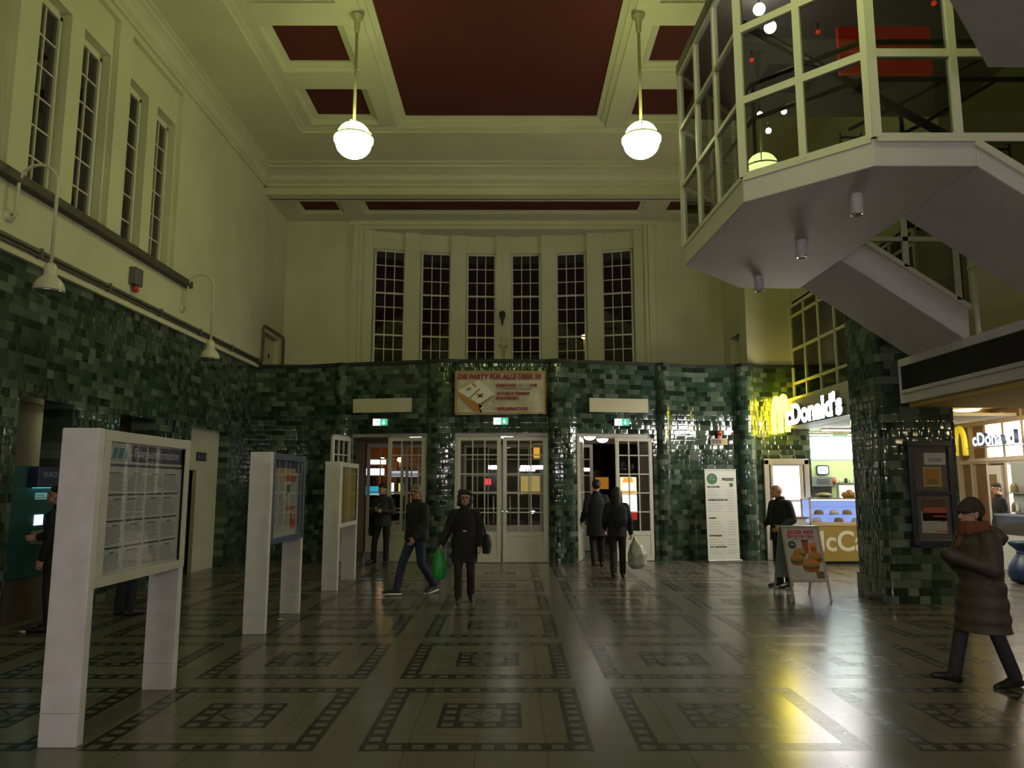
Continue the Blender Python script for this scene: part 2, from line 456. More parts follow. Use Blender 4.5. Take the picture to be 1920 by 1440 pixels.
# ---- back wall: tiled lower storey with bulging front and three doorways
def yb(dx):
    a = abs(dx)
    y = 17.28 + .040 * a * a if a < 3.72 else 17.83 + .27 * min(1, max(0, (a - 3.72) / .95)) ** 1.5
    for c, w, b in ((1.415, .335, .15),):
        if abs(a - c) < w: y -= b * math.sqrt(max(0, 1 - ((a - c) / w) ** 2))
    if 3.72 < a < 4.02: y -= .1 * math.sqrt(max(0, 1 - ((a - 3.87) / .15) ** 2))
    return y
DOORS = [(-3.6, -1.75), (-1.08, 1.08), (1.75, 3.6)]
xs = sorted(set([round(-6.03 + .06 * k, 3) for k in range(0, 202)] + [v for d in DOORS for v in d] + [-6.03, 5.6]))
xs = [x for x in xs if -6.03 <= x <= 5.6]
pts = [(AX + x, yb(x) if abs(x) < 4.67 else 18.1) for x in xs]
# rounded pilaster where the back wall turns to the shop side
pts += [(5.42 + .24 * (1 - math.cos(t)), 18.1 - .26 * math.sin(t)) for t in [PI * k / 12 for k in range(1, 13)]] + [(6.0, 18.12), (7.22, 18.12)]
zz = []
for i in range(len(pts) - 1):
    mxx = (pts[i][0] + pts[i + 1][0]) / 2 - AX
    zz.append(2.96 if any(a < mxx < b for a, b in DOORS) else 0)
mb = strip(pts, zz, 4.6)
struct(mb.build('wall_back_tiled', TILE, solid=.3, weld=True), 'green glazed tile wall bulging around the three entrance doorways')
# capping and roof of the vestibule
mb = MB(); cp = [(x, y - .05) for x, y in pts]
bk = [(x, y + .4) for x, y in pts[::-1]]
mb.prism(cp[::3] + [cp[-1], (7.22, 20.1), (-6.27, 20.1)], 4.6, 4.68)
struct(mb.build('trim_3', TILE), 'tiled ledge on top of the entrance vestibule')
# vestibule ceiling and outer wall
OUT = mottled('vestibule_paint', (.30, .22, .16), .1, 1.5, .6)
mb = MB(); mb.box(-6, 5.6, 18.2, 20.5, 2.98, 3.2); struct(mb.build('ceiling_vestibule', CREAM), 'low ceiling between the inner and outer doors')
OD = [(-3.75, -1.6), (-1.1, 1.1), (1.6, 3.75)]
mb = gridwall(lambda x, z: (AX + x, 20.3, z), [-5.6, 5.6], [0, 3.2], [(a, b, 0, 2.88) for a, b in OD], mb=MB())
for a, b in OD: reveal(mb, lambda x, z: (AX + x, 20.3, z), lambda x, z: (AX + x, 20.6, z), (a, b, 0, 2.88), bottom=False)
for s in (-1, 1): mb.box(AX + s * 4.1, AX + s * 4.25, 18.0, 20.3, 0, 3)
struct(mb.build('wall_vestibule', OUT), 'plain vestibule wall with the outer doorways')

# ---- back wall, upper plaster with the curved window bay
BW = lambda d: (lambda x, z: (x, 20.1 + d, z))
mb = gridwall(BW(0), [-6.27, 6.95], [4.6, 9.1], [(AX - 3.88, AX + 3.88, 4.6, 8.86)])
def yarc(dx): return 20.1 + .62 * (1 - (dx / 3.95) ** 2)
cen = [-3.21 + 1.284 * k for k in range(6)]
jam = [(-3.88, -3.88)] 
edges = [(c - .43, c + .43) for c in cen]
prev = -3.88
for k in range(7):
    nx = edges[k][0] if k < 6 else 3.88
    a, b = (AX + prev, yarc(prev)), (AX + nx, yarc(nx))
    mb.face([(*a, 4.6), (*b, 4.6), (*b, 8.86), (*a, 8.86)])
    if k < 6:
        e0, e1 = edges[k]; p0 = (AX + e0, yarc(e0)); p1 = (AX + e1, yarc(e1)); q0 = (p0[0], p0[1] + .2); q1 = (p1[0], p1[1] + .2)
        mb.face([(*p0, 4.6), (*q0, 4.6), (*q0, 8.86), (*p0, 8.86)]); mb.face([(*q1, 4.6), (*p1, 4.6), (*p1, 8.86), (*q1, 8.86)])
        m0 = (p0[0], p0[1] + .09); m1 = (p1[0], p1[1] + .09)
        mb.face([(*m0, 8.36), (*m1, 8.36), (*m1, 8.86), (*m0, 8.86)]); mb.face([(*m0, 8.36), (*q0, 8.36), (*q1, 8.36), (*m1, 8.36)])
        t = Vector((p1[0] - p0[0], p1[1] - p0[1], 0))
        window('window_%d' % (11 + k), t.length - .01, 3.7, 3, 9, (3, 6), basis(((q0[0] + q1[0]) / 2, (q0[1] + q1[1]) / 2, 4.66), t, (0, 0, 1)),
               label='tall dark window with white glazing bars in the curved bay')
        prev = e1
n = 24
sof = [(AX - 3.88 + 7.76 * k / n, yarc(-3.88 + 7.76 * k / n) + .1) for k in range(n + 1)]
mb.prism(sof + [(AX + 3.88, 20.125), (AX - 3.88, 20.125)], 8.855, 9.0)
struct(mb.build('wall_back', CREAM), 'cream plaster back wall with a curved bay of six windows')
mb = MB()
for s in (-1, 1):
    for o_, w, dp in ((3.96, .05, .05), (4.1, .09, .09), (4.24, .04, .04)):
        mb.box(AX + s * (o_ - w), AX + s * (o_ + w), 20.1 - dp, 20.12, 4.6, 8.95)
mb.box(AX - 4.3, AX + 4.3, 20.02, 20.12, 8.95, 9.07)
struct(mb.build('trim_4', CREAM, bev=.008), 'moulded frame around the window bay')
# side faces of the hall beyond the vestibule front, right-hand wall
hr = (18.7, 19.5, 4.68, 5.6)
RW = lambda d: (lambda y, z: (XR + d, y, z))
mb = gridwall(RW(0), [18.12, 20.2], [4.6, 9.6], [hr], flip=True)
reveal(mb, RW(0), RW(.25), hr); gridwall(RW(.25), [hr[0], hr[1]], [hr[2], hr[3]], [], flip=True, mb=mb)
mb.face([(XR, 18.12, 4.6), (6.95, 18.12, 4.6), (6.95, 18.12, 9.6), (XR, 18.12, 9.6)])
struct(mb.build('wall_right', CREAM), 'cream plaster wall at the far right corner above the tiles')
mb = MB()
mb.box(6.95, 7.1, 11.5, 18.2, 6.15, 9.6); mb.box(9.4, 9.55, -5, 12.6, 3.7, 9.6); mb.box(6.95, 9.5, 12.5, 12.65, 3.8, 9.6)
struct(mb.build('wall_gallery', CREAM), 'plain gallery wall behind the stairs')
mb = MB(); mb.box(-9, 14, -5.2, -5, 0, 9.7); struct(mb.build('wall_rear', CREAM), 'plain wall behind the viewpoint')
mb = MB(); mb.box(-9.2, -9, -5, 6, 0, 4); mb.box(13.5, 13.7, -5, 20.5, 0, 4); struct(mb.build('wall_outer', CREAM), 'outer side walls')

# ---- beam, cornices
PROF = [(0, 9.25), (.05, 9.25), (.05, 9.31), (.11, 9.35), (.15, 9.44), (.24, 9.5), (.30, 9.52), (.30, 9.56), (.37, 9.57), (.37, 9.61)]
def cornice(mb, a, b, inward, sc=1.):
    a, b, n = Vector(a), Vector(b), Vector(inward)
    for (d0, z0), (d1, z1) in zip(PROF, PROF[1:]):
        mb.face([a + n * d0 * sc + Vector((0, 0, z0)), b + n * d0 * sc + Vector((0, 0, z0)), b + n * d1 * sc + Vector((0, 0, z1)), a + n * d1 * sc + Vector((0, 0, z1))])
mb = MB(); mb.box(XL, 6.95, 18.14, 18.5, 9.07, 9.62)
cornice(mb, (XL, 18.14, .0), (6.95, 18.14, .0), (0, -1, 0), 2.2)
struct(mb.build('trim_5', CREAM), 'deep cream beam across the hall with moulded cornice')
mb = MB(); cornice(mb, (XL, -5, 0), (XL, 18.2, 0), (1, 0, 0)); struct(mb.build('trim_6', CREAM), 'moulded cornice along the left wall')

# ---- ceiling with red coffers
def coffer(mb, x0, x1, y0, y1, zr, ztop, w=.2, w2=.09):
    """moulded opening stepping up to a red panel; (x0..y1) is the red field"""
    def ring(xa, za, xb, zb):
        o_ = [(x0 - xa, y0 - xa), (x1 + xa, y0 - xa), (x1 + xa, y1 + xa), (x0 - xa, y1 + xa)]
        i_ = [(x0 - xb, y0 - xb), (x1 + xb, y0 - xb), (x1 + xb, y1 + xb), (x0 - xb, y1 + xb)]
        for k in range(4):
            j = (k + 1) % 4
            mb.face([(*o_[k], za), (*i_[k], zb), (*i_[j], zb), (*o_[j], za)])
    h = ztop - zr
    ring(w, zr, w, zr + h * .2); ring(w, zr + h * .2, w2 + .02, zr + h * .45); ring(w2 + .02, zr + h * .45, w2 + .02, zr + h * .6)
    ring(w2 + .02, zr + h * .6, 0, zr + h * .8); ring(0, zr + h * .8, 0, ztop)
    mb.face([(x0, y0, ztop), (x0, y1, ztop), (x1, y1, ztop), (x1, y0, ztop)], 1)
mb = MB()
ZO, ZR, ZT = 9.6, 9.66, 9.82
zone = (-4.72, 4.24, -4.9, 15.86)
gridwall(lambda x, y: (x, y, ZO), [XL, 9.5], [-5, 18.14], [zone], flip=True, mb=mb)
# stepped edge of the coffered zone
zx0, zx1, zy0, zy1 = zone
for (ea, za, eb, zb) in ((0, ZO, .0, ZO + .03), (.0, ZO + .03, .12, ZO + .05), (.12, ZO + .05, .12, ZR)):
    c0 = [(zx0 + ea, zy0 + ea), (zx1 - ea, zy0 + ea), (zx1 - ea, zy1 - ea), (zx0 + ea, zy1 - ea)]
    c1 = [(zx0 + eb, zy0 + eb), (zx1 - eb, zy0 + eb), (zx1 - eb, zy1 - eb), (zx0 + eb, zy1 - eb)]
    for k in range(4):
        j = (k + 1) % 4; mb.face([(*c0[k], za), (*c1[k], zb), (*c1[j], zb), (*c0[j], za)])
cof = [(AX - 2.1, AX + 2.1, -4.2, 15.5)]
for k in range(9):
    y1 = 15.44 - 2.1 * k
    for s in (-1, 1):
        a, b = sorted((AX + s * 2.85, AX + s * 4.01)); cof.append((a, b, y1 - 1.17, y1))
cw = lambda k: .16 if k else .22
gridwall(lambda x, y: (x, y, ZR), [zx0 + .12, zx1 - .12], [zy0 + .12, zy1 - .12], [(a - cw(k), b + cw(k), c - cw(k), d + cw(k)) for k, (a, b, c, d) in enumerate(cof)], flip=True, mb=mb)
for k, (a, b, c, d) in enumerate(cof): coffer(mb, a, b, c, d, ZR, ZT, cw(k))
# bay beyond the beam
cz = [(AX - 3.62, AX + 3.62, 18.74, 19.38), (AX - 5.35, AX - 4.4, 18.74, 19.38), (AX + 4.4, AX + 5.35, 18.74, 19.38)]
gridwall(lambda x, y: (x, y, 9.07), [XL, 6.95], [18.45, 20.8], [(a - .12, b + .12, c - .12, d + .12) for a, b, c, d in cz], flip=True, mb=mb)
for a, b, c, d in cz: coffer(mb, a, b, c, d, 9.07, 9.13, .12, .05)
struct(mb.build('ceiling', [CREAM, RED]), 'cream coffered ceiling with oxblood red panels')
# ================================================================== STAIRS, GALLERY, PIER
SOFF = mottled('stair_plaster', (.66, .62, .62), .05, 1.5, .7)
OCT = [(3.44, 6.74), (2.48, 7.66), (2.385, 9.98), (3.5, 11.15), (4.42, 11.2)]
octo = OCT + [(4.5, 9.72), (4.5, 8.15), (4.4, 6.74)]
ST = bpy.data.objects.new('stair_landing', None); C.objects.link(ST); struct(ST, 'projecting octagonal stair landing with white soffit')
mb = MB(); mb.prism(OCT + [(4.42, 6.74)], 4.75, 5.03); mb.build('landing_slab', SOFF, ST, bev=.01)
mb = MB()
for (a, b) in zip(OCT + [OCT[0]], OCT[1:] + [OCT[0]]): pass
# flight A: behind, down to the gallery
mb.solid([(4.421, 9.72, 4.752), (4.421, 11.1, 4.752), (6.08, 11.1, 3.62), (6.08, 9.72, 3.62)],
         [(4.421, 9.72, 5.2), (4.421, 11.1, 5.2), (6.08, 11.1, 4.07), (6.08, 9.72, 4.07)])
mb.build('stair_flight', SOFF, ST, bev=.01)
mb = MB()
mb.solid([(4.421, 6.742, 4.751), (4.421, 8.12, 4.751), (6.5, 8.12, 3.32), (6.5, 6.742, 3.32)],
         [(4.421, 6.742, 5.03), (4.421, 8.12, 5.03), (6.5, 8.12, 3.62), (6.5, 6.742, 3.62)])
mb.build('stair_flight', SOFF, ST, bev=.01)
# slab overhead, at the upper right
mb = MB(); mb.prism([(4.31, 6.32), (3.41, 5.37), (3.41, 2.5), (9.4, 2.5), (9.4, 6.32)], 5.5, 5.95)
struct(mb.build('trim_7', SOFF, bev=.01), 'white chamfered slab edge overhead at the upper right')
# glazing of the landing
FRM = mottled('glazing_frame', (.72, .7, .58), .04, 4, .4)
def bar(mb, a, b, w, d, n):
    """rectangular bar from a to b, width w across, depth d along n"""
    a, b, n = Vector(a), Vector(b), Vector(n).normalized(); t = (b - a).normalized()
    s = t.cross(n).normalized()
    vs = [p + s * (w / 2 * i) + n * (d / 2 * j) for p in (a, b) for i, j in ((-1, -1), (1, -1), (1, 1), (-1, 1))]
    mb.add(vs, [(0, 1, 2, 3), (7, 6, 5, 4), (0, 4, 5, 1), (1, 5, 6, 2), (2, 6, 7, 3), (3, 7, 4, 0)])
GZ = [5.03, 5.89, 6.72, 7.55]
def glazed(a, b, nb, zs, frame_mats=FRM, w=.062, skip=()):
    a, b = Vector((*a, 0)), Vector((*b, 0)); t = (b - a).normalized(); n = Vector((t.y, -t.x, 0))
    mb = MB()
    for k in range(nb + 1):
        p = a + (b - a) * k / nb
        bar(mb, (p.x, p.y, zs[0]), (p.x, p.y, zs[-1]), w if 0 < k < nb else w * 1.15, .07, n)
    for z in zs: bar(mb, (a.x, a.y, z), (b.x, b.y, z), w * 1.1, .062, n)
    f = mb.build('glazing_frame', frame_mats, ST)
    for k in range(nb):
        for i in range(len(zs) - 1):
            p0 = a + (b - a) * k / nb; p1 = a + (b - a) * (k + 1) / nb
            m = MB(); c = (p0 + p1) / 2
            m.obox((c.x, c.y, (zs[i] + zs[i + 1]) / 2), t, (0, 0, 1), (p1 - p0).length - .05, zs[i + 1] - zs[i] - .05, .012)
            m.build('pane', TINT, f)
glazed((2.40, 9.96), (2.495, 7.68), 3, GZ, w=.05)
glazed((2.5, 7.66), (3.44, 6.76), 2, GZ, w=.075)
glazed((3.47, 6.74), (6.6, 6.74), 4, GZ, w=.075)
glazed((3.5, 11.15), (2.4, 10.0), 2, GZ, w=.05)
mb = MB(); mb.prism([(3.44, 6.7), (2.44, 7.64), (2.35, 10.0), (3.5, 11.22), (6.9, 11.22), (6.9, 6.7)], 7.57, 7.7)
mb.build('landing_roof', mat('grey_roof', (.2, .19, .17), .6), ST)
# stair side of flight B below the bottom rail
mb = MB(); bar(mb, (4.4, 6.72, 4.98), (6.5, 6.72, 3.56), .07, .05, (0, -1, 0)); mb.build('stair_rail', FRM, ST)
g = MB(); g.solid([(4.45, 6.73, 5.0), (6.5, 6.73, 3.6), (6.5, 6.73, 5.0)], [(4.45, 6.742, 5.0), (6.5, 6.742, 3.6), (6.5, 6.742, 5.0)]); g.build('pane', TINT, ST)
# glazed balustrade along flight A
mb = MB(); y = 9.7
bar(mb, (4.45, y, 5.2), (6.1, y, 4.09), .06, .06, (0, -1, 0)); bar(mb, (4.45, y, 5.03), (6.1, y, 5.03), .06, .06, (0, -1, 0))
for x in (5.28, 5.95): bar(mb, (x, y, 5.2 - (x - 4.45) * .672), (x, y, 5.9), .07, .06, (0, -1, 0))
mb.build('balustrade', FRM, ST)
g = MB(); g.solid([(4.47, y, 5.16), (6.1, y, 4.1), (6.1, y, 5.9), (4.47, y, 5.9)], [(4.47, y + .012, 5.16), (6.1, y + .012, 4.1), (6.1, y + .012, 5.9), (4.47, y + .012, 5.9)]); g.build('pane', TINT, ST)
# inside the glass: handrails, posts
mb = MB()
for z in (5.75, 6.15):
    mb.tube([(2.58, 9.8, z), (2.66, 7.75, z), (3.5, 6.95, z), (6.4, 6.95, z)], .026)
    mb.tube([(4.3, 9.0, z + .1), (5.2, 9.0, z + .55), (6.3, 9.0, z + 1.2)], .024)
for z in (5.25, 5.4, 5.55): mb.tube([(3.9, 8.4, z + .3), (5.9, 8.4, z + .3)], .014)
for k in range(9): mb.tube([(3.9 + .25 * k, 8.4, 5.2), (3.9 + .25 * k, 8.4, 5.9)], .012)
for p in ((2.66, 7.75), (3.5, 6.95), (2.66, 9.1), (4.35, 6.95)): mb.tube([(*p, 5.03), (*p, 6.15)], .02)
mb.tube([(2.9, 8.7, 7.5), (5.8, 8.3, 5.4)], .05)
mb.build('handrail', BLACK, ST)
mb = MB(); mb.box(3.86, 4.95, 8.2, 8.26, 6.84, 7.14); mb.box(3.86, 4.95, 8.2, 8.26, 6.55, 6.8)
rp = mb.build('wall_panel', mat('signal_red', (.6, .03, .01), .5, emit=(1., .06, .02), es=.10))  # faint emission stands in for light falling on the red board
tag(rp, 'red panel behind the stair landing glass, its lit look added as emission', 'panel')
# lamps and reflection balls inside the landing
def spotlamp(c, r, m, name, label, cat, grp):
    o = thing(name, label, cat, c, group=grp)
    b = MB(); b.ball((0, 0, 0), r); b.build('bulb', m, o)
    t = MB(); t.tube([(0, 0, r), (0, 0, r + .09)], .012); t.build('stem', BLACK, o)
    return o
SPOT = mat('lit_spot', (1, 1, 1), .4, emit=(1., .95, .88), es=40.)
REDL = mat('red_lamp', (.5, .02, .01), .4, emit=(1., .05, .02), es=.9)
for k, (c, l) in enumerate((((3.06, 8.2, 7.13), 'white spot lamp lower of two behind the stair glass'), ((2.94, 8.2, 7.36), 'white spot lamp topmost behind the stair glass'))):
    spotlamp(c, .07, SPOT, 'spot_lamp', l, 'lamp', 'white spots inside the stair landing')
for c, l in (((3.17, 9.0, 6.45), 'small ball imitating a white reflection, farthest left in the lower angled stair pane'), ((3.48, 9.0, 6.49), 'small ball imitating a white reflection, nearest the upright of the lower angled stair pane'), ((3.27, 9.0, 6.23), 'small ball imitating a white reflection, lowest in the angled stair pane')):  # glowing balls added to imitate reflections in the panes
    spotlamp(c, .035, SPOT, 'spot_lamp', l, 'lamp', 'white spots inside the stair landing')
for c, l in (((3.1, 9.0, 7.2), 'small red bulb behind the stair glass nearest the left edge'), ((3.8, 8.6, 7.33), 'small red bulb behind the middle of the angled stair glass'),
             ((4.9, 8.0, 7.3), 'small red bulb behind the front stair glass')):
    spotlamp(c, .03, REDL, 'red_bulb', l, 'lamp', 'red bulbs inside the stair landing')
# downlights under the landing
def downlight(x, y, label):
    o = thing('downlight', label, 'lamp', (x, y, 4.75), group='downlights under the landing')
    b = MB(); b.lathe([(.062, 0), (.066, -.004), (.066, -.21), (.058, -.215), (.05, -.19)], n=20); b.build('housing', POST, o)
    b = MB(); b.lathe([(.06, -.195), (.064, -.222), (.052, -.225), (.045, -.2)], n=20); b.build('trim_ring', CHROME, o)
    b = MB(); b.lathe([(.048, -.19), (.03, -.212), (.01, -.214)], n=16); b.build('reflector', CHROME, o)
downlight(3.58, 7.44, 'white cylinder downlight under the landing, nearest the angled front')
downlight(3.57, 8.9, 'white cylinder downlight in the middle of the landing soffit')
downlight(3.57, 10.5, 'white cylinder downlight at the far edge of the landing soffit')
o = thing('detector', 'tiny white detector beside the middle downlight', 'detector', (3.67, 8.94, 4.75))
b = MB(); b.lathe([(.02, 0), (.02, -.012), (.008, -.02)], n=14); b.build('housing', WHITE, o)
# gallery edge
GAL = bpy.data.objects.new('gallery', None); C.objects.link(GAL); struct(GAL, 'gallery edge with dark band and white trims over the side aisle')
mb = MB(); mb.box(6.08, 9.5, -5, 11.38, 3.0, 3.66); mb.build('gallery_slab', SOFF, GAL)
mb = MB(); mb.box(6.02, 6.08, -5, 11.42, 3.2, 3.56)
for k in range(9): mb.box(6.012, 6.02, -5, 11.42, 3.215 + .038 * k, 3.235 + .038 * k)
mb.build('dark_band', mat('ribbed_black', (.012, .012, .012), .5), GAL)
mb = MB(); mb.box(5.99, 6.1, -5, 11.44, 3.56, 3.68); mb.box(5.99, 6.08, -5, 11.44, 3.14, 3.2); mb.box(6.02, 6.14, -5, 11.42, 3.0, 3.14); mb.box(5.985, 6.06, 11.42, 11.46, 3.0, 3.68)
mb.build('white_trim', SOFF, GAL, bev=.008)
mb = MB(); bar(mb, (6.05, -5, 4.6), (6.05, 9.6, 4.6), .05, .05, (1, 0, 0))
for k in range(12): bar(mb, (6.05, 9.5 - 1.1 * k, 3.68), (6.05, 9.5 - 1.1 * k, 4.6), .04, .04, (1, 0, 0))
mb.build('balustrade', FRM, GAL)
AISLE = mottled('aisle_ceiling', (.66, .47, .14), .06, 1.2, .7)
mb = MB(); mb.box(6.1, 13.5, -5, 11.4, 2.94, 3.0); mb.box(6.2, 13.5, 11.4, 11.5, 2.94, 3.6); mb.box(6.95, 13.5, 11.5, 20.4, 3.5, 3.6); mb.box(8.9, 13.5, 15.2, 15.4, 3.38, 3.5); mb.box(8.9, 13.5, 17.3, 17.5, 3.38, 3.5)
struct(mb.build('ceiling_aisle', AISLE), 'low yellow lit ceiling of the shop aisle')
# tiled pier
mb = MB()
def rrect(x0, x1, y0, y1, r, n=5):
    out = []
    for cx, cy, a0 in ((x1 - r, y0 + r, -PI / 2), (x1 - r, y1 - r, 0), (x0 + r, y1 - r, PI / 2), (x0 + r, y0 + r, PI)):
        out += [(cx + r * math.cos(a0 + PI / 2 * k / n), cy + r * math.sin(a0 + PI / 2 * k / n)) for k in range(n + 1)]
    return out
def tilebox(mb, poly, z0, z1):
    # sides running so the outward face is the lit one
    p = poly + [poly[0]]
    u = 0
    for (xa, ya), (xb, yb_) in zip(p, p[1:]):
        d = math.hypot(xb - xa, yb_ - ya)
        mb.face([(xa, ya, z0), (xb, yb_, z0), (xb, yb_, z1), (xa, ya, z1)], 0, [(u, z0), (u + d, z0), (u + d, z1), (u, z1)]); u += d
    mb.face([(x, y, z1) for x, y in poly], 0, [(x, y) for x, y in poly])
tilebox(mb, rrect(5.64, 6.83, 11.44, 12.5, .1), 0, 2.94)
tilebox(mb, rrect(5.64, 6.2, 11.44, 12.5, .1), 2.94, 4.9)
tilebox(mb, rrect(5.61, 6.86, 11.41, 12.53, .1), 0, .36)
struct(mb.build('column', TILE), 'square pier clad in green glazed tiles below the stairs')
# glazed screen and fascia above the shop
SC = bpy.data.objects.new('window_20', None); C.objects.link(SC); struct(SC, 'grid of dark brown glazing above the shop fascia')
mb = MB(); zs = [3.8, 4.2, 5.03, 5.86, 6.12]; ysn = [18.1 - .82 * k for k in range(8)]
for z in zs: bar(mb, (6.9, 18.1, z), (6.9, 12.4, z), .06, .06, (-1, 0, 0))
for y in ysn: bar(mb, (6.9, y, 3.8), (6.9, y, 6.12), .055, .06, (-1, 0, 0))
mb.build('window_frame', FRM, SC)
mb = MB(); mb.box(6.9, 6.912, 12.4, 18.1, 3.8, 6.12); mb.build('pane', TINT, SC)
mb = MB(); mb.box(7.6, 7.7, 12.4, 18.1, 3.2, 6.2); mb.box(6.95, 7.65, 12.4, 18.1, 6.15, 6.25); struct(mb.build('wall_screen', mottled('brown_blind', (.10, .075, .055), .2, 2)), 'brown wall behind the glazing grid')
FASC = mottled('fascia_white', (.62, .6, .5), .04, 2, .5)
mb = MB(); mb.box(6.42, 6.62, 12.6, 17.35, 3.08, 3.68); mb.box(6.62, 6.98, 12.6, 18.08, 3.10, 3.8); mb.box(6.42, 6.62, 17.35, 17.37, 3.08, 3.68)
struct(mb.build('trim_8', FASC, bev=.006), 'pale fascia board above the shop counter')
# ================================================================== LAMPS
def pendant(x, y, label):
    o = thing('pendant_lamp', label, 'lamp', (x, y, 7.41), group='globe pendants in the hall')
    b = MB(); b.lathe([(.02, 2.24), (.115, 2.24), (.105, 2.2), (.06, 2.14), (.045, 1.95), (.028, 1.9)], n=20); b.build('ceiling_rose', BRASS, o)
    b = MB(); b.tube([(0, 0, .3), (0, 0, 2.1)], .026); b.lathe([(.03, .2), (.07, .24), (.07, .29), (.03, .33)], n=16); b.build('rod', BRASS, o)
    p = [(.272 * math.cos(a), .05 + .255 * math.sin(a)) for a in [R(3 + 6 * k) for k in range(15)]]
    b = MB(); b.lathe([(.268, .03)] + p, n=32); b.build('upper_globe', LAMP, o)
    q = [(.27, .045), (.31, .04), (.322, .01), (.318, -.03), (.297, -.06)] + [(.292 * math.cos(a), -.06 - .245 * math.sin(a)) for a in [R(10 * k) for k in range(1, 9)]]
    b = MB(); b.lathe(q, n=32); b.build('lower_bowl', LAMP, o)
    b = MB(); n = 32; b.tube([(.318 * math.cos(2 * PI * k / n), .318 * math.sin(2 * PI * k / n), .035) for k in range(n)], .014, 8, closed=True)
    for k in range(3):
        a = 2 * PI * k / 3 + .4
        b.tube([(math.cos(a) * r, math.sin(a) * r, z) for r, z in ((.312, .04), (.29, .16), (.2, .265), (.06, .315))], .009, 6)
    b.build('band', BRASS, o)
    return o
p1 = pendant(AX - 2.38, 11.7, 'glowing globe pendant hanging left of the red ceiling panel')
dup(p1, (AX + 2.38, 11.7, 7.41), label='glowing globe pendant hanging right of the red ceiling panel, beside the stair glass')
for k, (x, y) in enumerate(((-2.38, 5.4), (2.38, 5.4), (-2.38, -.9), (2.38, -.9))):
    dup(p1, (AX + x, y, 7.41), label=['globe pendant nearest overhead on the left row', 'globe pendant nearest overhead on the right row', 'globe pendant behind the viewpoint on the left row', 'globe pendant behind the viewpoint on the right row'][k])
# swan-neck lamps on the left wall
CR = mottled('cream_enamel', (.62, .57, .45), .06, 5, .25)
def swan(y, label):
    o = thing('wall_lamp', label, 'lamp', (XL, y, 5.07), group='swan-neck lamps on the left wall')
    b = MB(); n = 20
    b.add([(d, r * math.cos(2 * PI * k / n), r * math.sin(2 * PI * k / n)) for d, r in ((0, .085), (.02, .085), (.035, .05), (.05, .03)) for k in range(n)],
          [(i * n + k, i * n + (k + 1) % n, (i + 1) * n + (k + 1) % n, (i + 1) * n + k) for i in range(3) for k in range(n)], 0, True); b.build('wall_plate', CR, o)
    b = MB(); pts = [(.03, 0, 0), (.07, 0, -.02), (.1, 0, .02), (.1, 0, .4)]
    pts += [(.345 - .245 * math.cos(a), 0, .42 + .245 * math.sin(a)) for a in [PI * k / 12 for k in range(1, 12)]] + [(.59, 0, .4), (.59, 0, -.62)]
    b.tube(pts, .021, 10); b.build('swan_neck', CR, o)
    b = MB(); b.lathe([(.03, -.6), (.06, -.63), (.075, -.66), (.078, -.76), (.085, -.78), (.13, -.82), (.165, -.88), (.178, -.95), (.176, -.965), (.165, -.95), (.12, -.84)], (.59, 0, 0), 28); b.build('shade', CR, o)
    b = MB(); b.lathe([(.166, -.955), (.172, -.972), (.15, -.985), (.1, -.99), (.05, -.985)], (.59, 0, 0), 24); b.build('chrome_reflector', CHROME, o)
    return o
s1 = swan(8.92, 'cream swan-neck wall lamp nearest, at the left edge below the sill')
dup(s1, (XL, 13.84, 5.07), label='cream swan-neck wall lamp beyond the sill end, smaller in view')
# siren box
o = thing('siren', 'grey alarm box with red beacon mounted under the sill', 'alarm', (XL, 12.0, 5.15))
b = MB(); b.box(0, .11, -.13, .13, -.13, .16); b.build('housing', mottled('grey_plastic', (.13, .12, .12), .1, 5), o, bev=.012)
b = MB(); b.lathe([(.035, -.13), (.04, -.15), (.05, -.18), (.045, -.23), (.02, -.25)], (.06, 0, 0), 16); b.build('beacon', mat('red_plastic', (.5, .03, .02), .3), o)
# lantern and ornament between the middle windows
o = thing('wall_bracket', 'small black bracket lantern on the pier between the middle windows', 'lamp', (AX, 20.72, 6.4))
b = MB(); b.tube([(0, 0, .15), (-.03, -.14, .2), (-.1, -.2, .16)], .02); b.lathe([(.02, .24), (.075, .2), (.09, .1), (.05, -.0), (.03, -.1), (.012, -.2)], (-.03, -.1, 0), 14); b.build('lantern', BLACK, o)
o = thing('wall_ornament', 'small cream plaster ornament below the black bracket', 'ornament', (AX, 20.72, 5.65))
b = MB(); b.ball((0, -.04, .18), .09, .05, .1); b.lathe([(.05, .1), (.14, .04), (.12, -.02), (.05, -.06), (.035, -.4)], (0, -.05, 0), 16); b.build('ornament', CREAM, o)
# inferred tube fittings on the wall behind the viewpoint
FLU = mat('lit_tube', (1, 1, 1), .4, emit=(1., .86, .98), es=76.)
for k, (x, lab) in enumerate(((-3.6, 'white wall lamp on the rear wall at the left'), (1.15, 'white wall lamp on the rear wall in the centre'), (4.4, 'white wall lamp on the rear wall at the right'))):
    o = thing('wall_lamp', lab, 'lamp', (x, -5, 2.7), group='wall lamps behind the viewpoint')
    b = MB(); b.box(-.85, .85, 0, .06, -.16, .16); b.build('wall_plate', POST, o); b = MB(); b.box(-.86, .86, .02, .33, .12, .14); b.build('hood', POST, o)  # unseen hood added to keep this light off the upper plaster
    b = MB(); b.box(-.8, .8, .06, .12, -.1, .1); b.build('diffuser', FLU, o)
o = thing('passage_fill_lamp', 'added fill lamp hidden on the ceiling of the side passage', 'lamp', (XL - .8, 12.34, 3.0))  # fill light added out of view to brighten the passage wall
